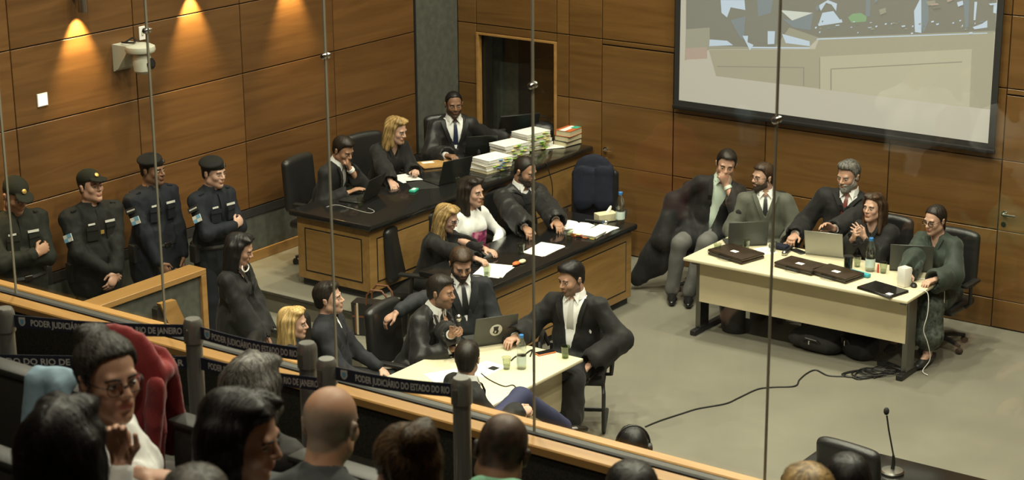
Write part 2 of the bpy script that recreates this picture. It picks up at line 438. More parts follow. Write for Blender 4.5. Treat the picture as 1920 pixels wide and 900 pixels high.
# dais, steps
ds = struct(MB().box((XL, 12.06, 0), (-10.36, YB-.002, .385)).build('dais', 'riser'))
MB().box((XL+.001, 12.04, .385), (-10.34, YB-.002, .40), .004).build('dais_floor', 'dais', ds)
MB().box((XL+.001, 12.03, .365), (-10.33, 12.06, .386), .003).build('nosing', 'dark_steel', ds)
MB().box((-10.36, 12.06, .365), (-10.33, YB-.002, .386), .003).build('nosing', 'dark_steel', ds)
st = struct(MB().box((XL, 11.74, 0), (-10.10, 12.06, .185)).build('dais_step', 'riser'))
MB().box((XL+.001, 11.72, .185), (-10.08, 12.06, .20), .004).build('step_floor', 'dais', st)
MB().box((XL+.001, 11.71, .165), (-10.07, 11.74, .186), .003).build('nosing', 'dark_steel', st)

# gallery: floors rising in rows, kerb with wooden cap, glass screen
GF = [(5.10, 6.22, 2.30), (4.15, 5.10, 2.30), (3.35, 4.15, 2.45), (2.55, 3.35, 2.60), (1.75, 2.55, 2.75), (RY, 1.75, 2.90)]
g0 = MB()
for a, b, z in GF: g0.box((XL, a, z-.4 if z < 2.4 else 1.9), (RX, b, z))
gf = struct(g0.build('gallery_floor', 'dark_carpet'))
gw = struct(MB().box((XL, 6.22, 0), (RX, 6.44, 2.545)).build('wall_gallery', 'dark_carpet'))
LZ = 2.60
MB().box((XL, 6.205, LZ-.045), (RX, 6.300, LZ), .006).build('cap_near', 'wood_rail', gw)
MB().box((XL, 6.385, LZ-.055), (RX, 6.450, LZ+.002), .006).build('cap_far', 'wood_rail', gw)
MB().box((XL, 6.300, LZ-.055), (RX, 6.385, LZ-.006)).build('glass_channel', 'channel', gw)
MB().box((XL, 6.305, LZ-.006), (RX, 6.328, LZ+.004)).build('channel_seal', 'black_matte', gw)
GX = [-7.897+1.140*i for i in range(-3, 9)]
GY = 6.345
gs = struct(MB().box((XL, GY-.02, 7.9), (RX, GY+.02, CEIL)).build('window_2', 'dark_steel'))
for a, b in zip(GX[:-1], GX[1:]):
    MB().box((a+.004, GY-.005, LZ-.01), (b-.004, GY+.005, 7.9)).build('pane', 'pane', gs)
for a in GX[1:-1]:
    MB().box((a-.0035, GY-.006, LZ-.01), (a+.0035, GY+.006, 7.9)).build('joint', 'joint', gs)
    for z in (4.145, 6.4):
        q = MB()
        q.lathe([(.001, 0), (.014, 0), (.014, .012), (.009, .018), (.001, .018)], 14, M=Matrix.Translation((a, GY-.006, z)) @ Matrix.Rotation(PI/2, 4, 'X'))
        q.lathe([(.001, 0), (.014, 0), (.014, .012), (.009, .018), (.001, .018)], 14, M=Matrix.Translation((a, GY+.006, z)) @ Matrix.Rotation(-PI/2, 4, 'X'))
        q.build('fitting', 'chrome', gs, True)

# low partition beside the guards, with its slanted rail
pr = struct(MB().box((-11.17, 6.46, 0), (-11.06, 10.80, .95)).build('wall_partition', 'grey_cloth'))
MB().box((-11.23, 6.46, .95), (-11.03, 10.86, 1.0), .004).build('cap', 'wood_rail_y', pr)
MB().box((-11.23, 10.80, 0), (-11.03, 10.86, .95), .004).build('end_board', 'wood_rail_y', pr)
lb = thing('step_rail', 'slanted wooden board beside the cloth-faced low partition', 'handrail', (-10.93, 10.18, 0))
MB().prism([(.02, .89), (.19, .88), (.50, .20), (.50, 0), (.34, 0), (.30, .20)], 0, -.025, .025).build('board', 'wood_rail_y', lb)
MB().prism([(.0, .84), (.03, .86), (.31, .20), (.34, 0), (.0, 0)], 0, -.06, .0).build('side_panel', 'groove', lb)

# ================================================================== LARGE FURNITURE
def bench(name, label, x0, x1, y0, y1, z0, zt, long_n, end_panel):
    t = thing(name, label, 'bench', ((x0+x1)/2, (y0+y1)/2, z0))
    ox, oy = (x0+x1)/2, (y0+y1)/2
    X0, X1, Y0, Y1 = x0-ox, x1-ox, y0-oy, y1-oy; H = zt-z0
    MB().box((X0+.03, Y0+.03, 0), (X1-.03, Y1-.02, .07)).build('plinth', 'black_matte', t)
    MB().box((X0, Y0, .07), (X1, Y1, H-.055), .004).build('body', 'wood_bench_y', t)
    MB().box((X0-.06, Y0-.05, H-.06), (X1+.06, Y1+.02, H), .022).build('worktop', 'granite', t, True)
    L = (Y1-Y0-.10)/long_n
    for i in range(long_n):
        a = Y0+.05+i*L+.045; b = Y0+.05+(i+1)*L-.045
        gz0, gz1 = .145, H-.155
        p = MB().box((X1-.002, a, gz0), (X1+.0015, b, gz1)).build('groove_frame', 'groove', t)
        MB().box((X1-.002, a+.013, gz0+.013), (X1+.005, b-.013, gz1-.013), .003).build('panel', 'wood_bench_y', t)
    if end_panel:
        MB().box((X0+.09, Y0-.0015, .145), (X1-.09, Y0+.002, H-.155)).build('groove_frame', 'groove', t)
        MB().box((X0+.103, Y0-.005, .158), (X1-.103, Y0+.002, H-.168), .003).build('panel', 'wood_bench_x', t)
    return t
B1Z, B2Z = 1.115, .80
bench('judges_bench', 'long wooden bench with black stone top on the raised dais', -11.36, -10.50, 12.36, 15.86, .40, B1Z, 2, True)
bench('court_bench', 'shorter wooden bench with black stone top on the court floor', -9.86, -9.18, 12.36, 14.62, 0.0, B2Z, 1, False)

def table(name, label, x0, x1, y0, y1, side, zt=.74):
    """laminate table; side = '+x' or '-y': where the modesty panel hangs"""
    t = thing(name, label, 'table', ((x0+x1)/2, (y0+y1)/2, 0)); ox, oy = (x0+x1)/2, (y0+y1)/2
    X0, X1, Y0, Y1 = x0-ox, x1-ox, y0-oy, y1-oy
    MB().box((X0, Y0, zt-.028), (X1, Y1, zt), .008).build('tabletop', 'laminate', t, True)
    if side == '-y':
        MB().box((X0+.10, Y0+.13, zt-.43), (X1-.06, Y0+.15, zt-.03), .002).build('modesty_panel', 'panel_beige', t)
        ends = [(X0+.06, None), (X1-.09, None)]
        for ex, _ in ends:
            MB().box((ex, Y0+.14, .05), (ex+.05, Y0+.30, zt-.03), .004).build('leg', 'dark_steel', t)
            MB().box((ex-.005, Y0+.05, 0), (ex+.055, Y1-.08, .05), .01).build('foot', 'black', t)
            MB().box((ex, Y0+.05, zt-.06), (ex+.05, Y1-.10, zt-.03)).build('arm', 'dark_steel', t)
    else:
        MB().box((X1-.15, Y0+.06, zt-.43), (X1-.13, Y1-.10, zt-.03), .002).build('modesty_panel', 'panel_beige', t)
        for ey in (Y0+.06, Y1-.11):
            MB().box((X1-.30, ey, .05), (X1-.14, ey+.05, zt-.03), .004).build('leg', 'dark_steel', t)
            MB().box((X0+.08, ey-.005, 0), (X1-.05, ey+.055, .05), .01).build('foot', 'black', t)
            MB().box((X0+.10, ey, zt-.06), (X1-.05, ey+.05, zt-.03)).build('arm', 'dark_steel', t)
    return t
table('counsel_table', 'long pale laminate table in front of the back wall, below the projection screen', -8.31, -6.14, 14.10, 14.95, '-y')
table('counsel_table', 'pale laminate table in the middle of the court beside the glass screen', -8.60, -7.60, 10.18, 11.43, '+x')

# black witness desk at the lower right
t = thing('witness_desk', 'black desk with rounded edge and gooseneck microphone on it', 'desk', (-4.62, 10.66, 0))
MB().box((-.69, -.36, .705), (.69, .36, .75), .02).build('desktop', 'black_gloss', t, True)
MB().box((-.60, .22, .05), (.60, .25, .705), .003).build('front_panel', 'black', t)
for sx in (-.60, .57): MB().box((sx, -.28, 0), (sx+.03, .25, .705), .003).build('side_panel', 'black', t)

# projection screen: black border, pull bar, projected picture of the bench
SX0, SX1, SZ0, SZ1 = -9.42, -6.22, 1.725, 4.15
t = thing('projection_screen', 'large projection screen with black border high on the back wall', 'screen', ((SX0+SX1)/2, YB, SZ0-.06))
ox, oz = (SX0+SX1)/2, SZ0-.06
hw = (SX1-SX0)/2; hh = SZ1-SZ0
MB().box((-hw-.06, -.055, 0), (hw+.06, -.045, hh+.12)).build('border', 'black_matte', t)
MB().box((-hw-.07, -.075, -.03), (hw+.07, -.035, .012), .008).build('weight_bar', 'black', t, True)
MB().box((-hw-.08, -.14, hh+.10), (hw+.08, -.01, hh+.24), .02).build('roller_case', 'black', t, True)
for sx in (-hw-.02, hw-.02):
    MB().box((sx, -.06, -.02), (sx+.04, 0, .01)).build('wall_hook', 'white_plate', t)
def em(name, col, s):
    return mat(name, tuple(c*.25 for c in col), .9, emit=(col, s))
ES = .62
em('pj_base', (.60, .565, .47), ES); em('pj_wood', (.45, .42, .31), ES); em('pj_panel', (.56, .53, .39), ES)
em('pj_dark', (.27, .262, .215), ES); em('pj_blue', (.27, .31, .33), ES); em('pj_white', (.62, .74, .88), ES); em('pj_line', (.33, .31, .24), ES)
em('pj_green', (.30, .46, .26), ES); em('pj_mid', (.40, .385, .30), ES); em('pj_pink', (.52, .40, .33), ES); em('pj_paper', (.72, .76, .70), ES)
PM = ['pj_base', 'pj_wood', 'pj_panel', 'pj_dark', 'pj_blue', 'pj_white', 'pj_line', 'pj_green', 'pj_mid', 'pj_pink', 'pj_paper']
pic = MB()
_lay = [0]
def px(pts, mi):
    """a flat patch of the projected picture, corners given as photograph pixels on the screen plane"""
    _lay[0] += 1
    q = []
    for a, b in pts:
        w = yp(a, b, YB-.058); q.append((min(hw, max(-hw, w[0]-ox)), -.0565-.00006*_lay[0], min(hh+.06, max(.06, w[2]-oz))))
    pic.poly(q, mi)
pic.poly([(-hw, -.0565, .06), (hw, -.0565, .06), (hw, -.0565, hh+.06), (-hw, -.0565, hh+.06)], 0)
def P4(x, y): return (1260+x/2.909, y/2.909)
S = lambda *l: [P4(*p) for p in l]
px(S((80, -500), (1790, -500), (1790, 180), (1720, 185), (790, 215), (740, 265), (205, 270), (75, 268)), 8)
px(S((80, -500), (1790, -500), (1785, 170), (800, 205), (640, 150), (560, 260), (210, 250), (75, 240)), 3)
px(S((75, 160), (205, 150), (205, 270), (70, 330)), 8)
px(S((75, 262), (190, 258), (192, 320), (72, 325)), 9)
px(S((200, 272), (780, 268), (800, 215), (1760, 180), (1755, 600), (240, 415)), 1)
px(S((805, 312), (1635, 270), (1622, 585), (805, 485)), 2)
px(S((803, 310), (808, 310), (808, 486), (803, 486)), 6)
px(S((805, 309), (1635, 267), (1635, 272), (805, 314)), 2)
px(S((868, 374), (1582, 335), (1582, 340), (868, 379)), 6); px(S((864, 376), (870, 376), (870, 492), (864, 491)), 6)
px(S((245, 360), (720, 366), (720, 371), (245, 365)), 6); px(S((715, 366), (721, 366), (721, 470), (715, 469)), 6)
px(S((790, 210), (1720, 178), (1720, 183), (790, 217)), 5)
px(S((590, 55), (770, 70), (655, 112)), 10); px(S((655, 112), (770, 72), (755, 165), (660, 150), (600, 100)), 4)
px(S((600, 185), (750, 225), (752, 252), (620, 235)), 5); px(S((430, 255), (750, 258), (750, 265), (430, 263)), 5)
px(S((205, 215), (300, 222), (333, 247), (203, 252)), 5)
px(S((320, 110), (400, 90), (390, 215), (372, 205)), 4); px(S((400, 75), (540, 65), (520, 240), (405, 215)), 3)
px(S((265, 0), (395, 0), (400, 55), (320, 40), (300, 95), (270, 70)), 5)
px(S((460, -60), (560, -80), (540, 70), (470, 90)), 4)
px(S((795, 130), (925, 105), (930, 122), (800, 142)), 5); px(S((820, 70), (880, 60), (925, 120), (800, 130)), 5)
px(S((800, 30), (850, 0), (900, 20), (895, 60), (870, 25), (840, 15), (812, 60)), 5)
px(S((960, 95), (985, 75), (1030, 70), (1062, 90), (1058, 118), (980, 125)), 7)
px(S((1060, -100), (1085, -100), (1080, 90), (1056, 90)), 4); px(S((1320, 60), (1360, -20), (1360, 180), (1325, 175)), 5)
px(S((1365, -80), (1395, -80), (1400, 110), (1375, 175), (1360, 150)), 4)
px(S((1590, 0), (1622, 0), (1615, 160), (1600, 160)), 4); px(S((1650, 10), (1665, 10), (1655, 110), (1645, 110)), 5)
px(S((1690, 130), (1720, 110), (1720, 150), (1650, 160), (1640, 148)), 5); px(S((1755, 20), (1785, 25), (1782, 75), (1752, 70)), 5)
px(S((385, 195), (415, 195), (412, 230), (445, 245), (425, 275)), 5); px(S((522, 170), (562, 170), (558, 240), (522, 242)), 5)
rnd = random.Random(4)
for i in range(46):
    cx = rnd.uniform(760, 1720); cy = rnd.uniform(110, 180); w = rnd.uniform(5, 22); h = rnd.uniform(3, 9)
    px(S((cx, cy), (cx+w, cy-h*.4), (cx+w*1.1, cy+h*.5), (cx+w*.2, cy+h)), rnd.choice((5, 4, 5, 8, 3)))
for i in range(16):
    cx = rnd.uniform(80, 1750); cy = rnd.uniform(-60, 60); w = rnd.uniform(12, 50); h = rnd.uniform(8, 30)
    px(S((cx, cy), (cx+w, cy-h*.4), (cx+w*1.1, cy+h*.5), (cx+w*.2, cy+h)), rnd.choice((5, 4, 4, 8, 3, 9)))
pic.build('projected_picture', PM, t)

# wall washers on the left wall, small marker lamp, switch plate, camera
for i, yy in enumerate((8.0+1.33, 10.66, 11.99, 13.30)):
    t = thing('wall_lamp', ('leftmost', 'second from left', 'third from left', 'rightmost')[i]+' cylindrical downlight on the wood-panelled left wall', 'lamp', (XL, yy, 3.10), 0, 'downlights on the left wall')
    MB().lathe([(.034, 0), (.040, .0), (.040, .26), (.036, .27), (.001, .27)], 20, c=(.10, 0, 0), cap=False).build('housing', 'steel', t, True)
    MB().box((0, -.03, .10), (.065, .03, .17), .004).build('bracket', 'steel', t)
    MB().lathe([(.001, .03), (.034, .03)], 20, c=(.10, 0, 0), cap=False).build('bulb', 'lamp_glass', t)
    l = bpy.data.lights.new('downlight', 'SPOT'); l.energy = 210; l.color = (1.0, .70, .30); l.spot_size = math.radians(66); l.spot_blend = .8; l.shadow_soft_size = .02
    o = bpy.data.objects.new('downlight', l); COL.objects.link(o); o.parent = t; o.location = (.10, 0, .02); o.rotation_euler = (0, math.radians(16), 0)
t = thing('marker_lamp', 'small lit square step light on the left wall', 'lamp', (XL, 10.235, 2.42))
MB().box((0, -.055, -.055), (.012, .055, .055), .003).build('frame', 'white_plate', t)
MB().box((.010, -.045, -.045), (.014, .045, .045)).build('lens', 'marker_lamp', t)
t = thing('switch_plate', 'small white wall plate above the dome camera', 'switch', (XL, 11.39, 2.80))
MB().box((0, -.035, -.06), (.012, .035, .06), .003).build('plate', 'white_plate', t); MB().box((.012, -.012, -.02), (.018, .012, .02), .002).build('rocker', 'off_white', t)
t = thing('wall_camera', 'off-white pan and tilt camera on a bracket on the left wall', 'camera', (XL, 11.14, 2.60))
MB().prism([(0, -.08), (.01, -.08), (.06, -.05), (.20, .13), (.20, .155), (0, .155)], 1, -.10, .10).build('bracket', 'off_white', t)
MB().lathe([(.001, .17), (.09, .168), (.125, .15), (.13, .12), (.12, .10), (.001, .10)], 24, c=(.24, 0, 0)).build('turntable', 'off_white', t, True)
hd = MB().lathe([(.001, -.085), (.05, -.085), (.075, -.06), (.082, .02), (.075, .085), (.05, .10), (.001, .10)], 20, c=(.25, 0, 0)).build('camera_head', 'off_white', t, True)
MB().lathe([(.001, 0), (.045, 0), (.05, .02), (.03, .028), (.001, .024)], 18, M=Matrix.Translation((.31, .03, .0)) @ Matrix.Rotation(math.radians(80), 4, 'Y')).build('lens', 'black_gloss', hd, True)
MB().tube([(.05, .0, .16), (.10, .05, .20), (.18, .02, .19), (.22, -.05, .185), (.14, -.07, .18), (.06, -.04, .17)], .008, 6).build('cable', 'black', t, True)
# ceiling lamps
lm0 = thing('ceiling_lamp', 'round recessed lamp in the court ceiling', 'lamp', (*COURT_LAMPS[0], CEIL), 0, 'ceiling lamps')
MB().lathe([(.17, -.05), (.20, -.045), (.21, 0)], 24, cap=False).build('trim_ring', 'steel', lm0, True)
MB().lathe([(.001, -.035), (.17, -.035)], 24, cap=False).build('diffuser', 'lamp_glass', lm0)
lm0['label'] = 'round recessed ceiling lamp above the far end of the high bench'
LL = ['above the table below the screen', 'above the right end of the back wall', 'above the near end of the high bench', 'above the middle table', 'above the black desk', 'above the right side of the court', 'in front of the guards, added as fill', 'in front of the middle table by the glass, added as fill', 'in front of the black desk by the glass, added as fill', 'above the red coat', 'above the man in mint green', 'above the rear gallery row']
for q, l in zip(COURT_LAMPS[1:]+GALLERY_LAMPS, LL): dup(lm0, (*q, CEIL), 0, 'round recessed ceiling lamp '+l)
# ================================================================== PEOPLE: distance-field modelling
def nets(F, lo, h):
    ins = F < 0
    n0, n1, n2 = F.shape
    s = np.zeros((n0-1, n1-1, n2-1), np.int8)
    for i in (0, 1):
        for j in (0, 1):
            for k in (0, 1): s += ins[i:n0-1+i, j:n1-1+j, k:n2-1+k]
    act = (s > 0) & (s < 8)
    idx = np.argwhere(act)
    if len(idx) == 0: return np.zeros((0, 3)), np.zeros((0, 4), int)
    num = np.full(act.shape, -1, np.int64); num[act] = np.arange(len(idx))
    I, J, K = idx.T
    c = np.zeros((2, 2, 2, len(idx)), np.float32)
    for i in (0, 1):
        for j in (0, 1):
            for k in (0, 1): c[i, j, k] = F[I+i, J+j, K+k]
    acc = np.zeros((len(idx), 3)); cnt = np.zeros(len(idx))
    for ax in range(3):
        for a in (0, 1):
            for b in (0, 1):
                e0 = [a, b]; e0.insert(ax, 0); e1 = [a, b]; e1.insert(ax, 1)
                v0 = c[tuple(e0)]; v1 = c[tuple(e1)]
                m = (v0 < 0) != (v1 < 0)
                t = np.where(m, v0/np.where(m, v0-v1, 1), 0)
                for d in range(3):
                    acc[:, d] += m*(t if d == ax else e0[d])
                cnt += m
    V = (idx + acc/cnt[:, None])*h + lo
    Q = []
    for ax in range(3):
        a, b = [(1, 2), (2, 0), (0, 1)][ax]
        sl0 = [slice(None)]*3; sl1 = [slice(None)]*3
        sl0[ax] = slice(0, -1); sl1[ax] = slice(1, None)
        for d in (a, b): sl0[d] = slice(1, -1); sl1[d] = slice(1, -1)
        i0 = ins[tuple(sl0)]; i1 = ins[tuple(sl1)]
        ch = np.argwhere(i0 != i1)
        if len(ch) == 0: continue
        fl = i0[tuple(ch.T)]
        base = ch.copy(); base[:, a] += 1; base[:, b] += 1
        def cell(da, db):
            q = base.copy(); q[:, a] += da; q[:, b] += db; return num[tuple(q.T)]
        q = np.stack([cell(-1, -1), cell(0, -1), cell(0, 0), cell(-1, 0)], 1)
        q[~fl] = q[~fl][:, ::-1]
        Q.append(q)
    return V, np.concatenate(Q)

class Sdf:
    """ordered list of solids blended into one continuous surface"""
    def __init__(s): s.ops = []
    def cone(s, a, b, ra, rb=None, k=.02, flat=None, sub=False):
        s.ops.append(('cone', np.asarray(a, float), np.asarray(b, float), float(ra), float(ra if rb is None else rb), k, flat, sub)); return s
    def ell(s, c, r, R=None, k=.02, sub=False):
        s.ops.append(('ell', np.asarray(c, float), np.asarray(r, float), None if R is None else np.asarray(R, float), k, sub)); return s
    def cut(s, f, k=0.0): s.ops.append(('cut', f, k)); return s
    def bake(s, h, disp=None, lim=None):
        lo = np.full(3, 1e9); hi = -lo
        for o in s.ops:
            if o[0] == 'cone' and not o[7]:
                r = max(o[3], o[4])
                lo = np.minimum(lo, np.minimum(o[1], o[2])-r); hi = np.maximum(hi, np.maximum(o[1], o[2])+r)
            if o[0] == 'ell' and not o[5]:
                r = o[2].max() if o[3] is not None else o[2]
                lo = np.minimum(lo, o[1]-r); hi = np.maximum(hi, o[1]+r)
        if lim: lo = np.maximum(lo, lim[0]); hi = np.minimum(hi, lim[1])
        lo = lo-3*h-.012; n = np.ceil((hi+3*h+.012-lo)/h).astype(int)+1
        F = np.full(n, .1, np.float32)
        ax = [(lo[i]+h*np.arange(n[i])).astype(np.float32) for i in range(3)]
        for o in s.ops:
            if o[0] == 'cut':
                X, Y, Z = np.meshgrid(*ax, indexing='ij', sparse=True)
                g_ = o[1](X, Y, Z).astype(np.float32)
                if o[2]: hh = np.maximum(o[2]-np.abs(F-g_), 0)/o[2]; F = np.maximum(F, g_)+hh*hh*o[2]*.25
                else: F = np.maximum(F, g_)
                continue
            if o[0] == 'cone':
                _, a, b, ra, rb, k, flat, sub = o; m = max(ra, rb)+k+2*h
                l, u = np.minimum(a, b)-m, np.maximum(a, b)+m
            else:
                _, c, r, R, k, sub = o; rm = r.max() if R is not None else r
                l, u = c-rm-k-2*h, c+rm+k+2*h
            i0 = np.clip(np.floor((l-lo)/h).astype(int), 0, n); i1 = np.clip(np.ceil((u-lo)/h).astype(int)+1, 0, n)
            if (i1 <= i0).any(): continue
            sl = tuple(slice(i0[d], i1[d]) for d in range(3))
            X = ax[0][sl[0]][:, None, None]; Y = ax[1][sl[1]][None, :, None]; Z = ax[2][sl[2]][None, None, :]
            if o[0] == 'cone':
                ba = b-a; L = float(ba@ba)+1e-12
                px_, py_, pz_ = X-a[0], Y-a[1], Z-a[2]
                t = np.clip((px_*ba[0]+py_*ba[1]+pz_*ba[2])/L, 0, 1)
                dx, dy, dz = px_-t*ba[0], py_-t*ba[1], pz_-t*ba[2]
                if flat is not None:
                    fd, ff = flat; q = (dx*fd[0]+dy*fd[1]+dz*fd[2])*(1/ff-1)
                    dx = dx+q*fd[0]; dy = dy+q*fd[1]; dz = dz+q*fd[2]
                d = np.sqrt(dx*dx+dy*dy+dz*dz)-(ra+(rb-ra)*t)
            else:
                x, y, z = X-c[0], Y-c[1], Z-c[2]
                if R is not None:
                    x, y, z = (x*R[0, 0]+y*R[1, 0]+z*R[2, 0], x*R[0, 1]+y*R[1, 1]+z*R[2, 1], x*R[0, 2]+y*R[1, 2]+z*R[2, 2])
                k0 = np.sqrt((x/r[0])**2+(y/r[1])**2+(z/r[2])**2)
                k1 = np.sqrt((x/r[0]**2)**2+(y/r[1]**2)**2+(z/r[2]**2)**2)+1e-9
                d = k0*(k0-1)/k1
            f = F[sl]
            if sub:
                d = -d
                if k > 0:
                    hh = np.maximum(k-np.abs(f-d), 0)/k; F[sl] = np.maximum(f, d)+hh*hh*k*.25
                else: F[sl] = np.maximum(f, d)
            else:
                if k > 0:
                    hh = np.maximum(k-np.abs(f-d), 0)/k; F[sl] = np.minimum(f, d)-hh*hh*k*.25
                else: F[sl] = np.minimum(f, d)
        if disp is not None:
            I = np.nonzero(np.abs(F) < .03)
            P = np.stack([ax[d][I[d]] for d in range(3)], 1)
            F[I] += disp(P).astype(np.float32)
        for d in range(3):
            a_ = [slice(None)]*3; a_[d] = 0; F[tuple(a_)] = .1; a_[d] = -1; F[tuple(a_)] = .1
        return nets(F, lo, h)

def sdf_obj(name, S, h, m, parent, disp=None, tone=None, lim=None, xf=None):
    V, Q = S.bake(h, disp, lim) if isinstance(S, Sdf) else S
    if xf is not None: V = xf(V)
    me = bpy.data.meshes.new(name)
    if isinstance(Q, list):
        me.from_pydata([tuple(v) for v in V.tolist()], [], Q)
    else:
        me.vertices.add(len(V)); me.vertices.foreach_set('co', V.astype(np.float32).ravel())
        me.loops.add(len(Q)*4); me.polygons.add(len(Q))
        me.loops.foreach_set('vertex_index', Q.astype(np.int32).ravel())
        me.polygons.foreach_set('loop_start', np.arange(0, len(Q)*4, 4, dtype=np.int32))
        me.polygons.foreach_set('loop_total', np.full(len(Q), 4, np.int32))
    me.update(calc_edges=True); me.validate(); me.shade_smooth()
    me.materials.append(MATS[m])
    if tone is not None:
        ca = me.color_attributes.new('tone', 'FLOAT_COLOR', 'POINT')
        ca.data.foreach_set('color', tone(V).astype(np.float32).ravel())
    o = bpy.data.objects.new(name, me); COL.objects.link(o)
    if parent: o.parent = parent
    return o

def thin(V, Q, keep, cell=.03):
    """coarser faces where clothing hides the body; the surface stays in one piece"""
    key = np.floor(V/cell).astype(np.int64)+500
    kid = key[:, 0]*1000000+key[:, 1]*1000+key[:, 2]
    kid = np.where(keep, -1-np.arange(len(V)), kid)
    u, inv = np.unique(kid, return_inverse=True); inv = inv.ravel()
    cnt = np.bincount(inv); W = np.stack([np.bincount(inv, V[:, d])/cnt for d in range(3)], 1)
    F = inv[Q]; out = []; seen = set()
    hard = (F[:, 0] != F[:, 1]) & (F[:, 1] != F[:, 2]) & (F[:, 2] != F[:, 3]) & (F[:, 3] != F[:, 0]) & (F[:, 0] != F[:, 2]) & (F[:, 1] != F[:, 3])
    faces = F[hard].tolist()
    for f in F[~hard].tolist():
        g = [v for i, v in enumerate(f) if v != f[i-1]]
        if len(set(g)) == 3 and len(g) == 3:
            k = frozenset(g)
            if k not in seen: seen.add(k); faces.append(g)
    return W, faces

def rot(ax, a):
    c, s = math.cos(a), math.sin(a)
    return {'x': np.array([[1, 0, 0], [0, c, -s], [0, s, c]]), 'y': np.array([[c, 0, s], [0, 1, 0], [-s, 0, c]]), 'z': np.array([[c, -s, 0], [s, c, 0], [0, 0, 1]])}[ax]
def unit(v): v = np.asarray(v, float); return v/(np.linalg.norm(v)+1e-9)
_LAT = np.random.RandomState(7).rand(32, 32, 32).astype(np.float32)
def vnoise(P):
    i = np.floor(P).astype(int); f = P-i; f = f*f*(3-2*f); i &= 31; j = (i+1) & 31
    out = 0
    for a in (0, 1):
        for b in (0, 1):
            for c in (0, 1):
                w = (f[:, 0] if a else 1-f[:, 0])*(f[:, 1] if b else 1-f[:, 1])*(f[:, 2] if c else 1-f[:, 2])
                out = out+w*_LAT[(j if a else i)[:, 0], (j if b else i)[:, 1], (j if c else i)[:, 2]]
    return out
def folds(amp, seed, fx=34.0):
    """creases of hanging cloth: ridged noise stretched downwards"""
    def f(P):
        k = fx/34.0
        q = P*np.array([9.0, 9.0, 3.6])*k+seed*1.37
        q = q+1.1*np.stack([vnoise(P*4.0+seed), vnoise(P*4.0+seed+9), vnoise(P*4.0+seed+17)], 1)
        r1 = 1-np.abs(2*vnoise(q)-1); r2 = 1-np.abs(2*vnoise(q*2.2+5)-1); b = vnoise(P*5.0+seed*.7)
        return -amp*(1.5*r1**2+.75*r2**2+.9*b-1.25)
    return f

SKIN = {'light': (.46, .27, .19), 'fair': (.50, .31, .23), 'tan': (.36, .20, .125), 'brown': (.20, .105, .062), 'dim': (.40, .23, .155)}
HAIRLINE = ([-.13, -.06, -.03, -.012, .008, .018, .036, .054, .07, .13], [-.085, -.07, -.05, -.03, -.018, .014, .046, .072, .082, .086])

def head_prims(S, H, R, fem=False, g=0.0):
    """skull, jaw, cheeks, brow, nose, lips, ears; H maps head-local points"""
    e = lambda c, r, k=.02, sub=False: S.ell(H(c), np.array(r)+(0 if sub else g), R, k, sub)
    c = lambda a, b, ra, rb=None, k=.015, **kw: S.cone(H(a), H(b), ra+g, (ra if rb is None else rb)+g, k, **kw)
    w = .94 if fem else 1.0
    e((0, -.012, .036), (.077*w, .098, .086), 0)
    e((0, .030, -.030), (.060*w, .062, .088), .03)
    c((-.047*w, .004, -.066), (0, .068, -.098), .026, .022, .03); c((.047*w, .004, -.066), (0, .068, -.098), .026, .022, .03)
    e((-.040*w, .060, -.026), (.024, .024, .024), .02); e((.040*w, .060, -.026), (.024, .024, .024), .02)
    c((-.036, .080, .022), (.036, .080, .022), .013, None, .012)
    if g == 0:
        for s_ in (-1, 1): e((s_*.032, .099, -.001), (.019, .016, .011), .008, True)
    c((0, .090, .010), (0, .112, -.026), .0075, .0115, .010)
    for s_ in (-1, 1): e((s_*.012, .100, -.031), (.0085, .012, .008), .006)
    e((0, .084, -.058), (.028, .020, .016), .012)
    c((-.018, .096, -.057), (.018, .096, -.057), .0055, None, .004); c((-.015, .096, -.069), (.015, .096, -.069), .0065, None, .004)
    if g == 0:
        c((-.024, .107, -.063), (.024, .107, -.063), .0038, None, .003, sub=True)
        e((0, .098, -.083), (.02, .010, .005), .008, True)
    for s_ in (-1, 1):
        e((s_*.081*w, -.010, -.006), (.008, .018, .031), .008); e((s_*.086*w, -.012, .012), (.008, .014, .012), .006)

def hand_prims(S, W, d, n, side, curl=.5, thumb=.6, spread=.0, sc=1.0):
    """palm, four unequal fingers with a knuckle bend, thumb from the side of the palm"""
    d = unit(d); n = unit(n-d*(n@d)); s = np.cross(d, n)*side          # s points to the thumb side
    fl = (n, .42)
    S.cone(W+d*.012, W+d*.075+s*.004, .031*sc, .040*sc, .015, flat=(n, .40))
    for i, (o, L) in enumerate(((.027, .072), (.009, .082), (-.009, .077), (-.026, .060))):
        b = W+d*(.088-abs(i-1.2)*.004)*sc+s*o*sc
        a1 = curl*.9; a2 = curl*2.0
        dd = d+s*spread*(1.5-i)*.5
        q1 = b+unit(dd*math.cos(a1)-n*math.sin(a1))*L*.48*sc
        q2 = q1+unit(dd*math.cos(a2)-n*math.sin(a2))*L*.32*sc
        q3 = q2+unit(dd*math.cos(a2*1.25)-n*math.sin(a2*1.25))*L*.25*sc
        S.cone(b-d*.02, q1, .0098*sc, .0088*sc, .006); S.cone(q1, q2, .0088*sc, .0082*sc, .003); S.cone(q2, q3, .0082*sc, .0072*sc, .003)
    t0 = W+d*.022*sc+s*.026*sc; t1 = t0+unit(d*.65+s*.75-n*.3)*.042*sc; t2 = t1+unit(d*(.9)+s*(.35-thumb*.6)-n*thumb*.6)*.040*sc
    S.cone(t0, t1, .0145*sc, .0108*sc, .012); S.cone(t1, t2, .0105*sc, .0085*sc, .004)

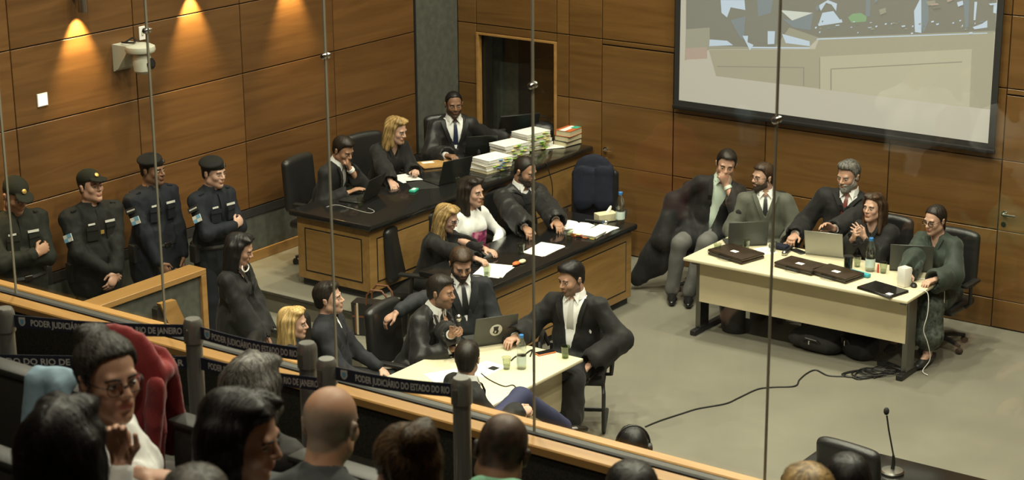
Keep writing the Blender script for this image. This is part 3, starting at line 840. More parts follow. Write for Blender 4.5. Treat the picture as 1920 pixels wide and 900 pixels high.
def ik(S0, T, a, b, pole):
    d = T-S0; L = np.linalg.norm(d); L2 = min(max(L, .06), (a+b)*.999); dn = d/(L+1e-9)
    T = S0+dn*L2; x = (a*a-b*b+L2*L2)/(2*L2); y = math.sqrt(max(a*a-x*x, 0))
    p = np.asarray(pole, float); p = unit(p-dn*(p@dn)); return S0+dn*x+p*y, T

from mathutils.kdtree import KDTree
def hair_obj(V, Q, m, root, hc, Rh, style, seed, n, near):
    """the combed mass plus ribbons of loose strands lying on it, one mesh"""
    rs = np.random.RandomState(seed)
    nrm = np.zeros_like(V); fn = np.cross(V[Q[:, 2]]-V[Q[:, 0]], V[Q[:, 3]]-V[Q[:, 1]])
    for k in range(4): np.add.at(nrm, Q[:, k], fn)
    nrm /= np.linalg.norm(nrm, axis=1)[:, None]+1e-12
    kd = KDTree(len(V))
    for i, v in enumerate(V): kd.insert(v, i)
    kd.balance()
    long_ = style in ('long', 'bob', 'wavy', 'straight', 'loose')
    seg = 6; step = (.016 if long_ else .008)*(1.0 if near else 1.3)
    P = V[rs.randint(0, len(V), n)]+rs.normal(0, .002, (n, 3))
    pts = []; sides = []
    off = rs.uniform(.0003, .0028, n)
    dirs = rs.normal(0, .22, (n, 3))
    wav = .5 if style in ('wavy', 'loose') else .08
    ph = rs.uniform(0, 6.28, n)
    for k in range(seg+1):
        ids = np.array([kd.find(p)[1] for p in P]); N = nrm[ids]
        P = V[ids]*.5+P*.5 if k else V[ids]
        q = (P-hc) @ Rh
        if style == 'bun': d = np.array([0, -.085, .105])-q
        elif style == 'pony': d = np.array([0, -.10, -.02])-q
        elif long_:
            top = np.clip((q[:, 2]-.055)/.05, 0, 1)[:, None]
            d = top*np.stack([np.sign(q[:, 0])*.9, -.25+0*q[:, 0], -.3+0*q[:, 0]], 1)+(1-top)*np.array([0, -.03, -1.0])
        elif style == 'quiff': d = np.stack([q[:, 0]*2, -1+0*q[:, 0], -.2+0*q[:, 0]], 1)
        else: d = q-np.array([.01, -.055, .115])
        d = d/(np.linalg.norm(d, axis=1)[:, None]+1e-9)+dirs
        d[:, 0] += wav*np.sin(k*1.3+ph)
        d = d @ Rh.T
        d -= N*(d*N).sum(1)[:, None]; d /= np.linalg.norm(d, axis=1)[:, None]+1e-9
        s_ = np.cross(N, d); w = (.0010 if near else .0011)*(1.0-.75*(k/seg)**2)
        lift = (off*(1-.3*k/seg))[:, None]
        pts.append((P+N*lift, s_*w)); P = P+d*step
    A = np.stack([p_-s_ for p_, s_ in pts], 1); B = np.stack([p_+s_ for p_, s_ in pts], 1)      # n, seg+1, 3
    R = np.stack([A, B], 2).reshape(-1, 3)
    base = (np.arange(n)*(seg+1)*2)[:, None]+(np.arange(seg)*2)[None, :]
    q4 = np.stack([base, base+1, base+3, base+2], -1).reshape(-1, 4)
    VV = np.concatenate([V, R]); QQ = np.concatenate([Q, q4+len(V)])
    q = (V-hc) @ Rh; th = np.arctan2(q[:, 0], -q[:, 1]+1e-4)
    c0 = np.clip(.45+1.2*(vnoise(np.stack([th*16+seed, q[:, 2]*7, 0*th], 1))-.5), 0, 1)
    c1 = np.repeat(rs.uniform(0, 1, n), (seg+1)*2)
    if style == 'bun': c0 = c0*.6
    col = np.concatenate([c0, c1])
    o = sdf_obj('hair', (VV, QQ), 0, m, root)
    ca = o.data.color_attributes.new('strand', 'FLOAT_COLOR', 'POINT')
    ca.data.foreach_set('color', np.stack([col, col, col, np.ones_like(col)], 1).astype(np.float32).ravel())
    return o
FACE = {}
def ang2psi(a): return math.radians(-144.0+a)      # 0 = facing the camera, 90 = facing image right

PEOPLE = []
def person(label, head, ang, hang=None, hpitch=0, hroll=0, pose='sit', floor=0.0, lean=0, side=0, fem=False, build=1.0,
           skin='light', hair=('short', 'hair_dark'), beard=None, stubble=0.0, glasses=False, top='robe', topmat='robe', shirt=None, tie=None, legs='trousers', legmat='suit_black',
           handR=None, handL=None, hR={}, hL={}, poleR=None, poleL=None, kneeR=None, kneeL=None, footR=None, footL=None, res=.0068, cres=.0124, upper=False, vdeep=.24, vwide=.075, hat=None, foldamp=.010, shoe='black_gloss', cat='person', group=None, seat=.45, lap=True, fix=None, hairlen=1.0, sleeve=None, extra=None, scale=None, collar=True):
    """head = world position of the crown; the rest of the figure is posed below it"""
    seed = len(PEOPLE)*7+3
    hang = ang if hang is None else hang
    psi = ang2psi(ang)
    Lr, Ls, Lt = math.radians(lean), math.radians(side), 0
    Rb = rot('y', Ls) @ rot('x', -Lr)
    U = Rb[:, 2]; FW = Rb[:, 1]; RT = Rb[:, 0]
    pz = seat+.085 if pose == 'sit' else .93
    pel = np.array([0, 0, pz])
    NB = pel+U*.50
    hy = math.radians(hang-ang)
    Rh = rot('z', hy) @ rot('x', math.radians(hpitch)) @ rot('y', math.radians(hroll))
    upn = unit(U*.55+Rh[:, 2]*.45)
    hc = NB+upn*.150+(Rh[:, 1]*np.array([1, 1, .3]))*.028
    crown = hc+Rh[:, 2]*.122
    Wp = np.asarray(head, float)
    sc = scale or (Wp[2]-floor)/crown[2]
    Rz = rot('z', psi)
    off = Rz @ (crown*sc)
    loc = np.array([Wp[0]-off[0], Wp[1]-off[1], floor if not fix else fix])
    if scale: loc[2] = Wp[2]-crown[2]*sc
    root = thing('person', label, cat, loc, psi, group); root.scale = (sc, sc, sc)
    toL = lambda P: (Rz.T @ (np.asarray(P, float)-loc))/sc
    H = lambda v: hc+Rh @ np.asarray(v, float)
    bw = build*(.90 if fem else 1.0)
    shR = NB-U*.078+RT*.168*bw; shL = NB-U*.078-RT*.168*bw
    def tgt(h, sgn):
        if h is None:
            return (np.array([sgn*.21, .27, pz+.10]) if pose == 'sit' else np.array([sgn*.25, .06, .78]))
        h = list(h)
        if h[0] == 'w': return toL(h[1])
        if h[0] == 'chin': return hc+Rh @ np.array([sgn*.03, .115, -.145])-U*.0
        return np.array(h, float)
    wR = tgt(handR, 1); wL = tgt(handL, -1)
    elR, wR = ik(shR, wR, .285, .255, poleR if poleR is not None else (.55, -.45, -.8))
    elL, wL = ik(shL, wL, .285, .255, poleL if poleL is not None else (-.55, -.45, -.8))
    # ---- body
    S = Sdf()
    head_prims(S, H, Rh, fem)
    nr = (.047 if fem else .056)*min(build, 1.1)
    S.cone(H((0, -.022, -.055)), NB-U*.02, nr, nr+.006, .03)
    S.ell(pel+U*.36, (.13*bw, .085, .16), Rb, .05); S.cone(pel+U*.02, pel+U*.3, .11, .11, .05)
    S.cone(NB-U*.045+RT*.05, shR, .045, .045, .04); S.cone(NB-U*.045-RT*.05, shL, .045, .045, .04)
    for sh, el, w, hd, o, sg in ((shR, elR, wR, handR, hR, 1), (shL, elL, wL, handL, hL, -1)):
        S.cone(sh, el, .042, .036, .02); S.cone(el, w, .038, .0255, .015)
        fd = unit(w-el); dd = np.asarray(o['d'], float) if 'd' in o else fd
        if 'wd' in o: dd = Rz.T @ np.asarray(o['wd'], float)
        nn = np.asarray(o.get('n', (0, 0, 1)), float)
        if 'wn' in o: nn = Rz.T @ np.asarray(o['wn'], float)
        if abs(unit(nn) @ unit(dd)) > .95: nn = np.array([0, -1.0, .2])
        hand_prims(S, w, dd, nn, -sg*o.get('flip', 1), o.get('curl', .45), o.get('thumb', .5), o.get('spread', .12), .94 if fem else 1.02)
    hipR, hipL = pel+np.array([.095, .02, -.02]), pel+np.array([-.095, .02, -.02])
    kneeR, kneeL, footR, footL = [toL(v[1]) if v is not None and isinstance(v[0], str) else v for v in (kneeR, kneeL, footR, footL)]
    if pose == 'sit':
        knR = np.array(kneeR if kneeR is not None else (.14, .43, seat+.06)); knL = np.array(kneeL if kneeL is not None else (-.14, .43, seat+.06))
        anR = np.array(footR if footR is not None else (.14, .44, .09)); anL = np.array(footL if footL is not None else (-.14, .44, .09))
    else:
        knR = np.array((.11, .03, .50)); knL = np.array((-.11, .03, .50)); anR = np.array((.13, -.01, .09)); anL = np.array((-.13, -.01, .09))
    if legs == 'bare':
        for hp, kn, an in ((hipR, knR, anR), (hipL, knL, anL)):
            S.cone(hp, kn, .07, .055, .03); S.cone(kn, kn+(an-kn)*.35, .05, .052, .02); S.cone(kn+(an-kn)*.35, an, .052, .033, .02)
            S.cone(an, an+np.array([0, .12, -.05]), .034, .026, .02)
    base = np.array(SKIN[skin] if isinstance(skin, str) else skin)
    def tone(V):
        p = (V-hc) @ Rh
        c = np.tile(base, (len(V), 1))
        r = np.array([1.0, .84, .80])
        ck = np.exp(-(((np.abs(p[:, 0])-.042)/.022)**2+((p[:, 1]-.07)/.03)**2+((p[:, 2]+.035)/.022)**2))
        c = c*(1-.35*ck[:, None]*(1-r))
        lip = np.exp(-((p[:, 0]/.024)**4+((p[:, 2]+.063)/.0105)**4)) * (p[:, 1] > .075)
        lc = base*np.array([.86, .66, .64]) if not fem else base*np.array([.80, .40, .42])
        c = c*(1-lip[:, None])+lc*lip[:, None]
        if stubble:
            m = (p[:, 2] < np.interp(p[:, 1], [-.02, .02, .05, .08, .12], [.0, -.02, -.048, -.042, -.04])) & (p[:, 1] > -.01) & (p[:, 2] > -.135)
            m = m & ~((np.abs(p[:, 0]) < .022) & (np.abs(p[:, 2]+.063) < .009))
            c[m] = c[m]*(1-stubble)+np.array([.03, .024, .02])*stubble
        if hair[0] in ('fringe', 'thin'):       # cropped hair on the scalp
            hcol = np.array([.15, .135, .11]) if hair[0] == 'fringe' else np.array([.010, .008, .006])
            nz = vnoise(V*60.0)
            up_ = np.clip((p[:, 2]-np.interp(p[:, 1], HAIRLINE[0], HAIRLINE[1]))/.012, 0, 1)
            if hair[0] == 'fringe': m = up_*np.clip((.058-p[:, 2]-.20*p[:, 1]+.012*nz)/.030, 0, 1)*.85
            else: m = up_*(1-.55*np.exp(-((p[:, 0]/.035)**2+((p[:, 1]+.055)/.045)**2))*(p[:, 2] > .05))
            m = (m*(.75+.25*nz))[:, None]; c = c*(1-m)+hcol*m
        return np.concatenate([c, np.ones((len(V), 1))], 1)
    lim = None
    if upper: lim = (np.array([-2, -2, upper]), np.array([2, 2, 3.]))
    V, Q = S.bake(res, None, lim)
    keep = ((V-hc)**2).sum(1) < .165**2
    keep |= ((V-NB)**2).sum(1) < .13**2
    for w_, e_ in ((wR, elR), (wL, elL)): keep |= ((V-w_-unit(w_-e_)*.05)**2).sum(1) < .15**2
    if legs == 'bare': keep |= V[:, 2] < .42
    sdf_obj('body', thin(V, Q, keep), res, 'skin', root, tone=tone)
    # ---- eyes, brows
    for s_ in (-1, 1):
        q = MB().lathe([(.0125*math.sin(PI*i/8), -.0125*math.cos(PI*i/8)) for i in range(9)], 12)
        q.v = [tuple(H((s_*.0315+v[0]*1.12, .0795+v[1], -.001+v[2]*.50))) for v in q.v]
        ey = q.build('eye', 'eye_white', root, True)
        q = MB().lathe([(.0058, 0), (.004, .0012), (.0001, .0018)], 10, M=Matrix.Rotation(-PI/2, 4, 'X'))
        gx = .0
        q.v = [tuple(H((s_*.0315+v[0]+gx, .0795+.0118+v[1], -.0015+v[2]*.82))) for v in q.v]
        q.build('iris', 'iris', ey)
    hm = hair[1]
    for s_ in (-1, 1):
        MB().tube([H((s_*.013, .0945, .0185)), H((s_*.028, .0950, .0235)), H((s_*.041, .0885, .0225)), H((s_*.053, .076, .016))], [.0032, .0042, .0036, .002], 6).build('eyebrow', 'beard_grey' if 'grey' in hm else 'brow', root, 'all')
    # ---- hair
    if hair[0] not in ('none', 'fringe', 'thin'):
        style, hmat = hair[0], hair[1]
        Rg = rot('z', hy) @ rot('x', math.radians(hpitch)*.35)
        Gm = lambda v: hc+Rg @ np.asarray(v, float)
        S = Sdf(); hres = res if res < .006 else .0068
        t = {'short': .011, 'quiff': .011, 'crop': .0055, 'fringe': .004, 'thin': .007}.get(style, .014)
        if style == 'pony': t = .007
        if style == 'bun': t = .011
        def scal(g):
            S.ell(H((0, -.012, .036)), (.077+g, .098+g, .086+g), Rh, 0)
            S.cone(H((0, -.045, -.03)), H((0, -.03, -.06)), .056+g*.7, .05+g*.6, .02)
        scal(t)
        if style in ('short', 'quiff'):
            S.ell(H((0, .012, .088)), (.062, .078, .036), Rh, .03)
        if style == 'quiff':
            S.ell(H((.012, .048, .104)), (.052, .040, .028), Rh, .02)
        top_l = HAIRLINE[1] if style not in ('crop', 'thin') else [v+(.012 if i > 6 else 0) for i, v in enumerate(HAIRLINE[1])]
        def hl(X, Y, Z):
            x, y, z = X-hc[0], Y-hc[1], Z-hc[2]
            lx = x*Rh[0, 0]+y*Rh[1, 0]+z*Rh[2, 0]; ly = x*Rh[0, 1]+y*Rh[1, 1]+z*Rh[2, 1]; lz = x*Rh[0, 2]+y*Rh[1, 2]+z*Rh[2, 2]
            a = np.interp(ly, HAIRLINE[0], top_l)-lz
            if style == 'fringe': a = np.maximum(a, lz-.050+.25*ly)
            if style == 'thin': a = np.maximum(a, .05-np.sqrt(lx*lx+(ly+.03)**2)+0*lz) if False else a
            return a
        S.cut(hl, .012)
        long_ = style in ('long', 'bob', 'wavy', 'straight', 'pony', 'bun', 'loose')
        if long_:
            Lh = {'bob': .20, 'wavy': .27, 'long': .33, 'straight': .42, 'pony': .0, 'bun': .0, 'loose': .24}[style]*hairlen
            if Lh:
                # side curtains and back fall, leaving the face free
                for s_ in (-1, 1):
                    S.cone(H((s_*.030, .030, .108)), H((s_*.076, .010, .045)), .022, .022, .02)
                    S.cone(H((s_*.076, .010, .045)), Gm((s_*.084, .002, -.05)), .024, .024, .02)
                    S.cone(Gm((s_*.084, .002, -.05)), Gm((s_*.082, .014 if style != 'straight' else -.01, -.03-Lh*.62)), .025, .026, .02)
                    S.cone(Gm((s_*.070, -.05, .03)), Gm((s_*.080, -.045, -.03-Lh*.8)), .042, .045, .03)
                S.cone(Gm((0, -.07, .05)), Gm((0, -.085, -.03-Lh)), .062, .060, .04, flat=(Rg[:, 1], .75))
                S.cone(Gm((.05, -.07, .0)), Gm((.055, -.085, -.03-Lh)), .042, .040, .03); S.cone(Gm((-.05, -.07, .0)), Gm((-.055, -.085, -.03-Lh)), .042, .040, .03)
            if style == 'bun':
                S.ell(H((0, -.085, .095)), (.052, .05, .045), Rh, .015); S.ell(H((.03, -.07, .12)), (.03, .03, .026), Rh, .015); S.ell(H((-.03, -.10, .10)), (.03, .03, .03), Rh, .015)
            if style == 'pony':
                S.cone(H((0, -.09, .0)), Gm((.03, -.10, -.10)), .04, .042, .03); S.cone(Gm((.03, -.10, -.10)), Gm((.07, -.04, -.24)), .042, .03, .03); S.cone(Gm((.07, -.04, -.24)), Gm((.08, .02, -.33)), .03, .016, .02)
            if Lh:
                for s_ in (-1, 1): S.ell(H((s_*.045, .035, .105)), (.030, .05, .02), Rh, .02)
            # parting and face opening
            S.cone(H((0, .10, .02)), H((0, .13, -.12)), .058 if Lh else .05, .062, .012, sub=True)
        amp = {'crop': .0006, 'fringe': .0006, 'thin': .001}.get(style, .0022 if not long_ else .0034)
        rr = random.Random(seed); p0 = rr.uniform(0, 6); N = 26 if long_ else 20
        wav = 1.0 if style in ('wavy', 'loose') else .25
        def hd(P):
            q = (P-hc) @ Rg; th = np.arctan2(q[:, 0], -q[:, 1]+.0001); r_ = np.sqrt(q[:, 0]**2+q[:, 1]**2)
            w_ = wav*.35*np.sin(q[:, 2]*24+p0+3*th)
            a = np.stack([(th+w_)*11+p0, r_*26+3.3, q[:, 2]*4.5], 1); d_ = 1.9*(vnoise(a)-.5)
            if res < .006: d_ = d_+1.1*(vnoise(a*np.array([2.6, 2.0, 1.6])+7)-.5)
            return -amp*1.25*d_
        V, Q = S.bake(hres, hd)
        hair_obj(V, Q, hmat, root, hc, Rh, style, seed, 2400 if res < .006 else 400, res < .006)
    if beard:
        S = Sdf(); head_prims(S, H, Rh, fem, .0032)
        full = beard[0] == 'full'
        def bc(X, Y, Z):
            x, y, z = X-hc[0], Y-hc[1], Z-hc[2]
            lx = x*Rh[0, 0]+y*Rh[1, 0]+z*Rh[2, 0]; ly = x*Rh[0, 1]+y*Rh[1, 1]+z*Rh[2, 1]; lz = x*Rh[0, 2]+y*Rh[1, 2]+z*Rh[2, 2]
            line = np.interp(ly, [-.02, .015, .035, .06, .085, .12], [.01, .0, -.035, -.055, -.046, -.043])
            a = np.maximum(lz-line, .0-ly)
            a = np.maximum(a, .010-np.sqrt((lx*.42)**2+(lz+.064)**2))
            if not full: a = np.maximum(a, np.abs(lx)-.036)
            return a
        S.cut(bc, .005)
        sdf_obj('beard', S, .0062, beard[1], root, lambda P: .0012*np.sin(P[:, 0]*420)*np.sin(P[:, 2]*380+P[:, 1]*300))
    if glasses:
        q = MB()
        for s_ in (-1, 1):
            q.tube([H((s_*.033+.025*math.copysign(abs(math.cos(a))**.7, math.cos(a)), .104-.010*abs(math.cos(a)+s_*0)*.4, -.004+.019*math.copysign(abs(math.sin(a))**.8, math.sin(a)))) for a in [2*PI*i/18 for i in range(18)]], glasses if isinstance(glasses, float) else .002, 6, True)
            q.tube([H((s_*.058, .100, .002)), H((s_*.074, .06, .004)), H((s_*.082, .0, .004)), H((s_*.081, -.02, -.008))], .002, 6)
        q.tube([H((-.009, .106, .0)), H((0, .109, .003)), H((.009, .106, .0))], .002, 6)
        gl = q.build('glasses', 'black_gloss', root, 'all')
    # ---- garments
    def torso(S, g, k=.045, low=True):
        S.ell(pel+U*.335, (.152*bw+g, .106+g+.010*(build-1)*5, .172+g), Rb, k)
        S.ell(pel+U*.15+FW*.01*build, (.148*bw+g, .112*build+g, .17+g), Rb, k)
        if low: S.ell(pel+np.array([0, 0, .0]), (.165*bw+g, .128+g, .115+g), None, k)
        for sh, sg in ((shR, 1), (shL, -1)): S.cone(NB-U*.040+RT*sg*.040, sh, .040+g, .046+g, k)
        if fem:
            for sg in (-1, 1): S.ell(pel+U*.335+RT*sg*.07+FW*.085, (.062+g*.6, .05+g*.6, .06+g*.6), Rb, .05)
    def sleeves(S, r0, r1, r2, end=.93, k=.035):
        for sh, el, w in ((shR, elR, wR), (shL, elL, wL)):
            S.cone(sh, el, r0, r1, k); S.cone(el, el+(w-el)*end, r1, r2, k)
    def neckhole(r=.062, d=.02):
        def f(X, Y, Z):
            x, y, z = X-NB[0], Y-NB[1], Z-NB[2]
            lx = x*RT[0]+y*RT[1]+z*RT[2]; ly = x*FW[0]+y*FW[1]+z*FW[2]; lz = x*U[0]+y*U[1]+z*U[2]
            return np.minimum(r-np.sqrt(lx*lx+(ly-.012)**2), lz+d)
        return f
    def vcut(w, L):
        def f(X, Y, Z):
            x, y, z = X-NB[0], Y-NB[1], Z-NB[2]
            lx = x*RT[0]+y*RT[1]+z*RT[2]; ly = x*FW[0]+y*FW[1]+z*FW[2]; lz = x*U[0]+y*U[1]+z*U[2]
            return np.minimum(w*np.minimum(1, (lz+L)/(L-.02))-np.abs(lx), ly+.0)
        return f
    C2 = lambda x, y, z: NB+RT*x+FW*y+U*z
    def surf(z, g):        # front of the chest at height z (neck-base frame)
        t = (z+.165)/(.178+g); return (.108+g)*math.sqrt(max(.02, 1-t*t))
    if shirt:
        S = Sdf(); torso(S, .010, low=False); S.cut(neckhole(.05, .0))
        sm = sdf_obj('shirt', S, .014, shirt, root, lim=(np.array([-1, -1, pel[2]+.05]), np.array([1, 1, 3.])))
        q = MB(); n = 16; ins = []; outs = []
        pts = []
        for i in range(n+1):
            a = math.radians(-158+316*i/n)-PI/2      # open at the front
            pts.append(C2(.064*math.cos(a), .064*math.sin(a)*1.02+.012, .012+.022*(1-math.sin(a))*.5))
        vs = []; fs = []
        for i, p_ in enumerate(pts):
            rad = unit(p_-C2(0, .012, .02))
            for du, dr in ((-.020, .012), (.030, -.002), (.030, .005), (-.020, .019)): vs.append(p_+U*du+rad*dr)
        for i in range(n):
            for k in range(4): fs.append((i*4+k, i*4+(k+1) % 4, i*4+4+(k+1) % 4, i*4+4+k))
        fs += [(0, 1, 2, 3), (n*4+3, n*4+2, n*4+1, n*4)]
        q._add(vs, fs)
        if not collar: q = MB().tube([C2(.060*math.cos(a), .060*math.sin(a)+.014, -.004-.014*math.sin(a)) for a in [2*PI*i/20 for i in range(20)]], .007, 6, True)
        for sg in (-1, 1) if collar else ():         # collar points
            q._add([C2(sg*.012, .080, .020), C2(sg*.050, .062, .038), C2(sg*.052, .092, -.030), C2(sg*.012, .084, .016),
                    C2(sg*.014, .086, .018), C2(sg*.054, .068, .036), C2(sg*.056, .100, -.032)], [(0, 1, 2), (4, 6, 5), (0, 2, 6, 4), (1, 5, 6, 2), (0, 4, 5, 1)])
        q.build('collar', shirt, root, True)
    if tie:
        zs = [-.005, -.03, -.035, -.08, -.14, -.20, -.26, -.30]; ws = [.024, .022, .030, .036, .044, .052, .058, .050]
        MB().ribbon([C2(0, surf(z, .012)+.010, z) for z in zs], ws, FW, RT, .008).build('tie', tie, root, True)
    lapz = [(0.0, .078), (-.06, None), (-.12, None), (-vdeep, None)]
    if top == 'robe':
        S = Sdf(); torso(S, .019, .035)
        r0, r1, r2 = [v*.80 for v in (sleeve or (.078, .088, .098))]
        sleeves(S, r0, r1, r2*.92, .90, .03)
        for sh, el, w in ((shR, elR, wR), (shL, elL, wL)):      # the loose underside of the wide sleeve
            dn = np.array([0, 0, -1.0]); fa = el+(w-el)*.80
            pf = unit(np.cross(unit(w-el), dn)+1e-4); S.cone(sh+(el-sh)*.6+dn*.02, el+dn*(.02+r2*.22), r0*.75, r1*.72, .03, flat=(pf, .7)); S.cone(el+dn*(.02+r2*.22), fa+dn*(.02+r2*.35), r1*.72, r2*.70, .03, flat=(pf, .6))
        if pose == 'sit':
            if lap:
                for hp, kn, an in ((hipR, knR, anR), (hipL, knL, anL)):
                    S.cone(hp, kn, .105, .088, .04); S.cone(kn, kn+(an-kn)*.62+np.array([0, .02, 0]), .088, .100, .04)
                S.cone((hipR+hipL)/2, (knR+knL)/2, .11, .09, .06)
            else:
                S.cone(hipR, hipR+(knR-hipR)*.5, .12, .11, .06); S.cone(hipL, hipL+(knL-hipL)*.5, .12, .11, .06)
        else:
            S.cone(pel+np.array([0, 0, .05]), np.array([0, 0, .62]), .185, .215, .08, flat=((0, 1, 0), .8)); S.cone(np.array([0, 0, .62]), np.array([0, -.01, .36]), .215, .235, .08, flat=((0, 1, 0), .8))
        if extra: extra(S, dict(pel=pel, U=U, RT=RT, FW=FW, NB=NB, shR=shR, shL=shL, elR=elR, elL=elL, wR=wR, wL=wL, knR=knR, knL=knL))
        S.cut(neckhole(.066, .03))
        if vdeep: S.cut(vcut(vwide, vdeep))
        for el, w in ((elR, wR), (elL, wL)):
            d = unit(w-el); e = el+(w-el)*.90
            S.cone(e+d*.04, e+d*.25, r2*.80, r2*.9, .005, sub=True)
        ob = sdf_obj('robe', S, cres, topmat, root, folds(foldamp, seed))
        if vdeep:
            for sg in (-1, 1):
                zs = [.01, -.05, -.12, -vdeep*.8, -vdeep-.02]
                MB().ribbon([C2(sg*(vwide*max(0, (z+vdeep)/(vdeep-.02))+.016), surf(z, .024)+.006, z) for z in zs], [.030, .036, .036, .034, .026], FW+RT*sg*.3, RT, .007).build('facing', topmat, root, True)
        if shirt:
            for i, (el, w) in enumerate(((elR, wR), (elL, wL))):
                d = unit(w-el); a = el+(w-el)*.86
                if (handR, handL)[i] is None: continue
                MB().tube([a, el+(w-el)*.97], [.036, .036], 14).build('cuff', shirt, root, True)
    elif top in ('suit', 'jacket', 'tee', 'uniform'):
        S = Sdf(); g = {'suit': .017, 'jacket': .019, 'tee': .011, 'uniform': .020}[top]; torso(S, g)
        r = {'suit': (.060, .054, .042), 'jacket': (.062, .056, .044), 'tee': (.055, .046, .037), 'uniform': (.064, .058, .045)}[top]
        if fem: r = tuple(v*.9 for v in r)
        sleeves(S, *r, .90 if top != 'tee' else .93)
        if pose != 'sit': S.cone(pel+U*.05, pel+np.array([0, 0, -.10]), .15*bw+g, .165*bw+g, .06, flat=((0, 1, 0), .8))
        if extra: extra(S, dict(pel=pel, U=U, RT=RT, FW=FW, NB=NB, shR=shR, shL=shL, elR=elR, elL=elL, wR=wR, wL=wL, knR=knR, knL=knL))
        if top in ('suit', 'uniform', 'jacket'):     # stand-up collar
            for i in range(14):
                a = math.radians(-150+300*i/13)-PI/2
                S.cone(C2(.066*math.cos(a), .066*math.sin(a)+.010, -.005), C2(.062*math.cos(a), .062*math.sin(a)+.012, .030), .013, .009, .01)
        S.cut(neckhole(.054 if top != 'tee' else .058, .02))
        if top == 'suit' or (top == 'jacket' and vdeep): S.cut(vcut(vwide if top == 'suit' else .035, vdeep))
        sdf_obj({'suit': 'suit_jacket', 'jacket': 'jacket', 'tee': 'sweatshirt', 'uniform': 'uniform_shirt'}[top], S, cres*.9, topmat, root, folds(foldamp*.8, seed, 46))
        if top == 'suit':
            for sg in (-1, 1):
                zs = [.0, -.05, -.12, -vdeep*.8, -vdeep]
                MB().ribbon([C2(sg*(vwide*max(0, (z+vdeep)/(vdeep-.02))+.020), surf(z, .020)+.006, z) for z in zs], [.034, .052, .058, .045, .02], FW+RT*sg*.3, RT, .007).build('lapel', topmat, root, True)
            if shirt:
                for el, w in ((elR, wR), (elL, wL)):
                    MB().tube([el+(w-el)*.87, el+(w-el)*.96], [.034, .034], 14).build('cuff', shirt, root, True)
    # ---- legs
    if legs in ('trousers', 'skirt'):
        S = Sdf()
        if legs == 'trousers':
            S.ell(pel, (.168, .13, .12), None, .04)
            for hp, kn, an in ((hipR, knR, anR), (hipL, knL, anL)):
                S.cone(hp, kn, .095, .072, .04); S.cone(kn, an+np.array([0, 0, .0]), .072, .058, .03)
        sdf_obj('trousers', S, .021, legmat, root, folds(.006, seed+1, 36))
    if legs == 'bare':
        S = Sdf(); S.ell(pel, (.168, .13, .12), None, .04)
        for hp, kn, an in ((hipR, knR, anR), (hipL, knL, anL)):
            S.cone(hp, kn, .11, .09, .06); S.cone(kn, kn+(an-kn)*.62, .09, .125, .05)
        S.cone((hipR+hipL)/2, (knR+knL)/2, .10, .09, .06)
        sdf_obj('skirt', S, .013, legmat, root, folds(.009, seed+1, 44))
    if legs and not upper:
        for an in (anR, anL):
            S = Sdf(); f = an+np.array([0, .0, -.045])
            S.cone(f+np.array([0, -.045, 0]), f+np.array([0, .10, -.008]), .040, .040, .03, flat=((0, 0, 1), .95)); S.cone(f+np.array([0, .10, -.008]), f+np.array([.004, .175, -.014]), .042, .030, .02, flat=((0, 0, 1), .75))
            if legs != 'bare': S.cone(f+np.array([0, -.03, 0]), f+np.array([0, -.02, .05]), .042, .045, .02)
            S.cut(lambda X, Y, Z: .004-Z+0*X+0*Y)
            sdf_obj('shoe', S, .0135, shoe, root)
    # ---- hats
    if hat:
        q = Sdf()
        if hat[0] == 'cap':
            q.ell(H((0, -.010, .062)), (.086, .106, .078), Rh, 0)
            def hc_(X, Y, Z):
                z = (X-hc[0])*Rh[0, 2]+(Y-hc[1])*Rh[1, 2]+(Z-hc[2])*Rh[2, 2]; y = (X-hc[0])*Rh[0, 1]+(Y-hc[1])*Rh[1, 1]+(Z-hc[2])*Rh[2, 1]
                return (.042+.10*np.clip(y, -.1, .1))-z
            q.cut(hc_)
            q.ell(H((0, .112, .056)), (.070, .066, .0115), Rh @ rot('x', -.22), .004)
        else:
            q.ell(H((0, -.006, .060)), (.083, .103, .050), Rh, 0)
            q.ell(H((.026, -.010, .090)), (.094, .106, .030), Rh @ rot('y', .30), .03)
            q.cut(lambda X, Y, Z: .034-((X-hc[0])*Rh[0, 2]+(Y-hc[1])*Rh[1, 2]+(Z-hc[2])*Rh[2, 2]))
        ho = sdf_obj('cap' if hat[0] == 'cap' else 'beret', q, .0068, hat[1], root)
        bp = H((0, .098, .092)) if hat[0] == 'cap' else H((-.030, .092, .075))
        nrm = Rh @ unit((0, .8, .55)) if hat[0] == 'cap' else Rh @ unit((-.25, .95, .3))
        Mq = Matrix.Translation(bp) @ Vector(nrm).to_track_quat('Z', 'Y').to_matrix().to_4x4()
        MB().lathe([(.018, -.012), (.018, .002), (.012, .005), (.001, .006)], 12, M=Mq).build('badge', 'gold' if hat[0] == 'cap' else 'steel', ho, True)
    info = dict(root=root, loc=loc, psi=psi, sc=sc, pel=pel, U=U, RT=RT, FW=FW, NB=NB, shR=shR, shL=shL, elR=elR, elL=elL, wR=wR, wL=wL, hc=hc, Rh=Rh, C2=C2, surf=surf, knR=knR, knL=knL, H=H)
    info['mat'] = topmat
    info['world'] = lambda p: loc+Rz @ (np.asarray(p)*sc)
    PEOPLE.append(info)
    return info

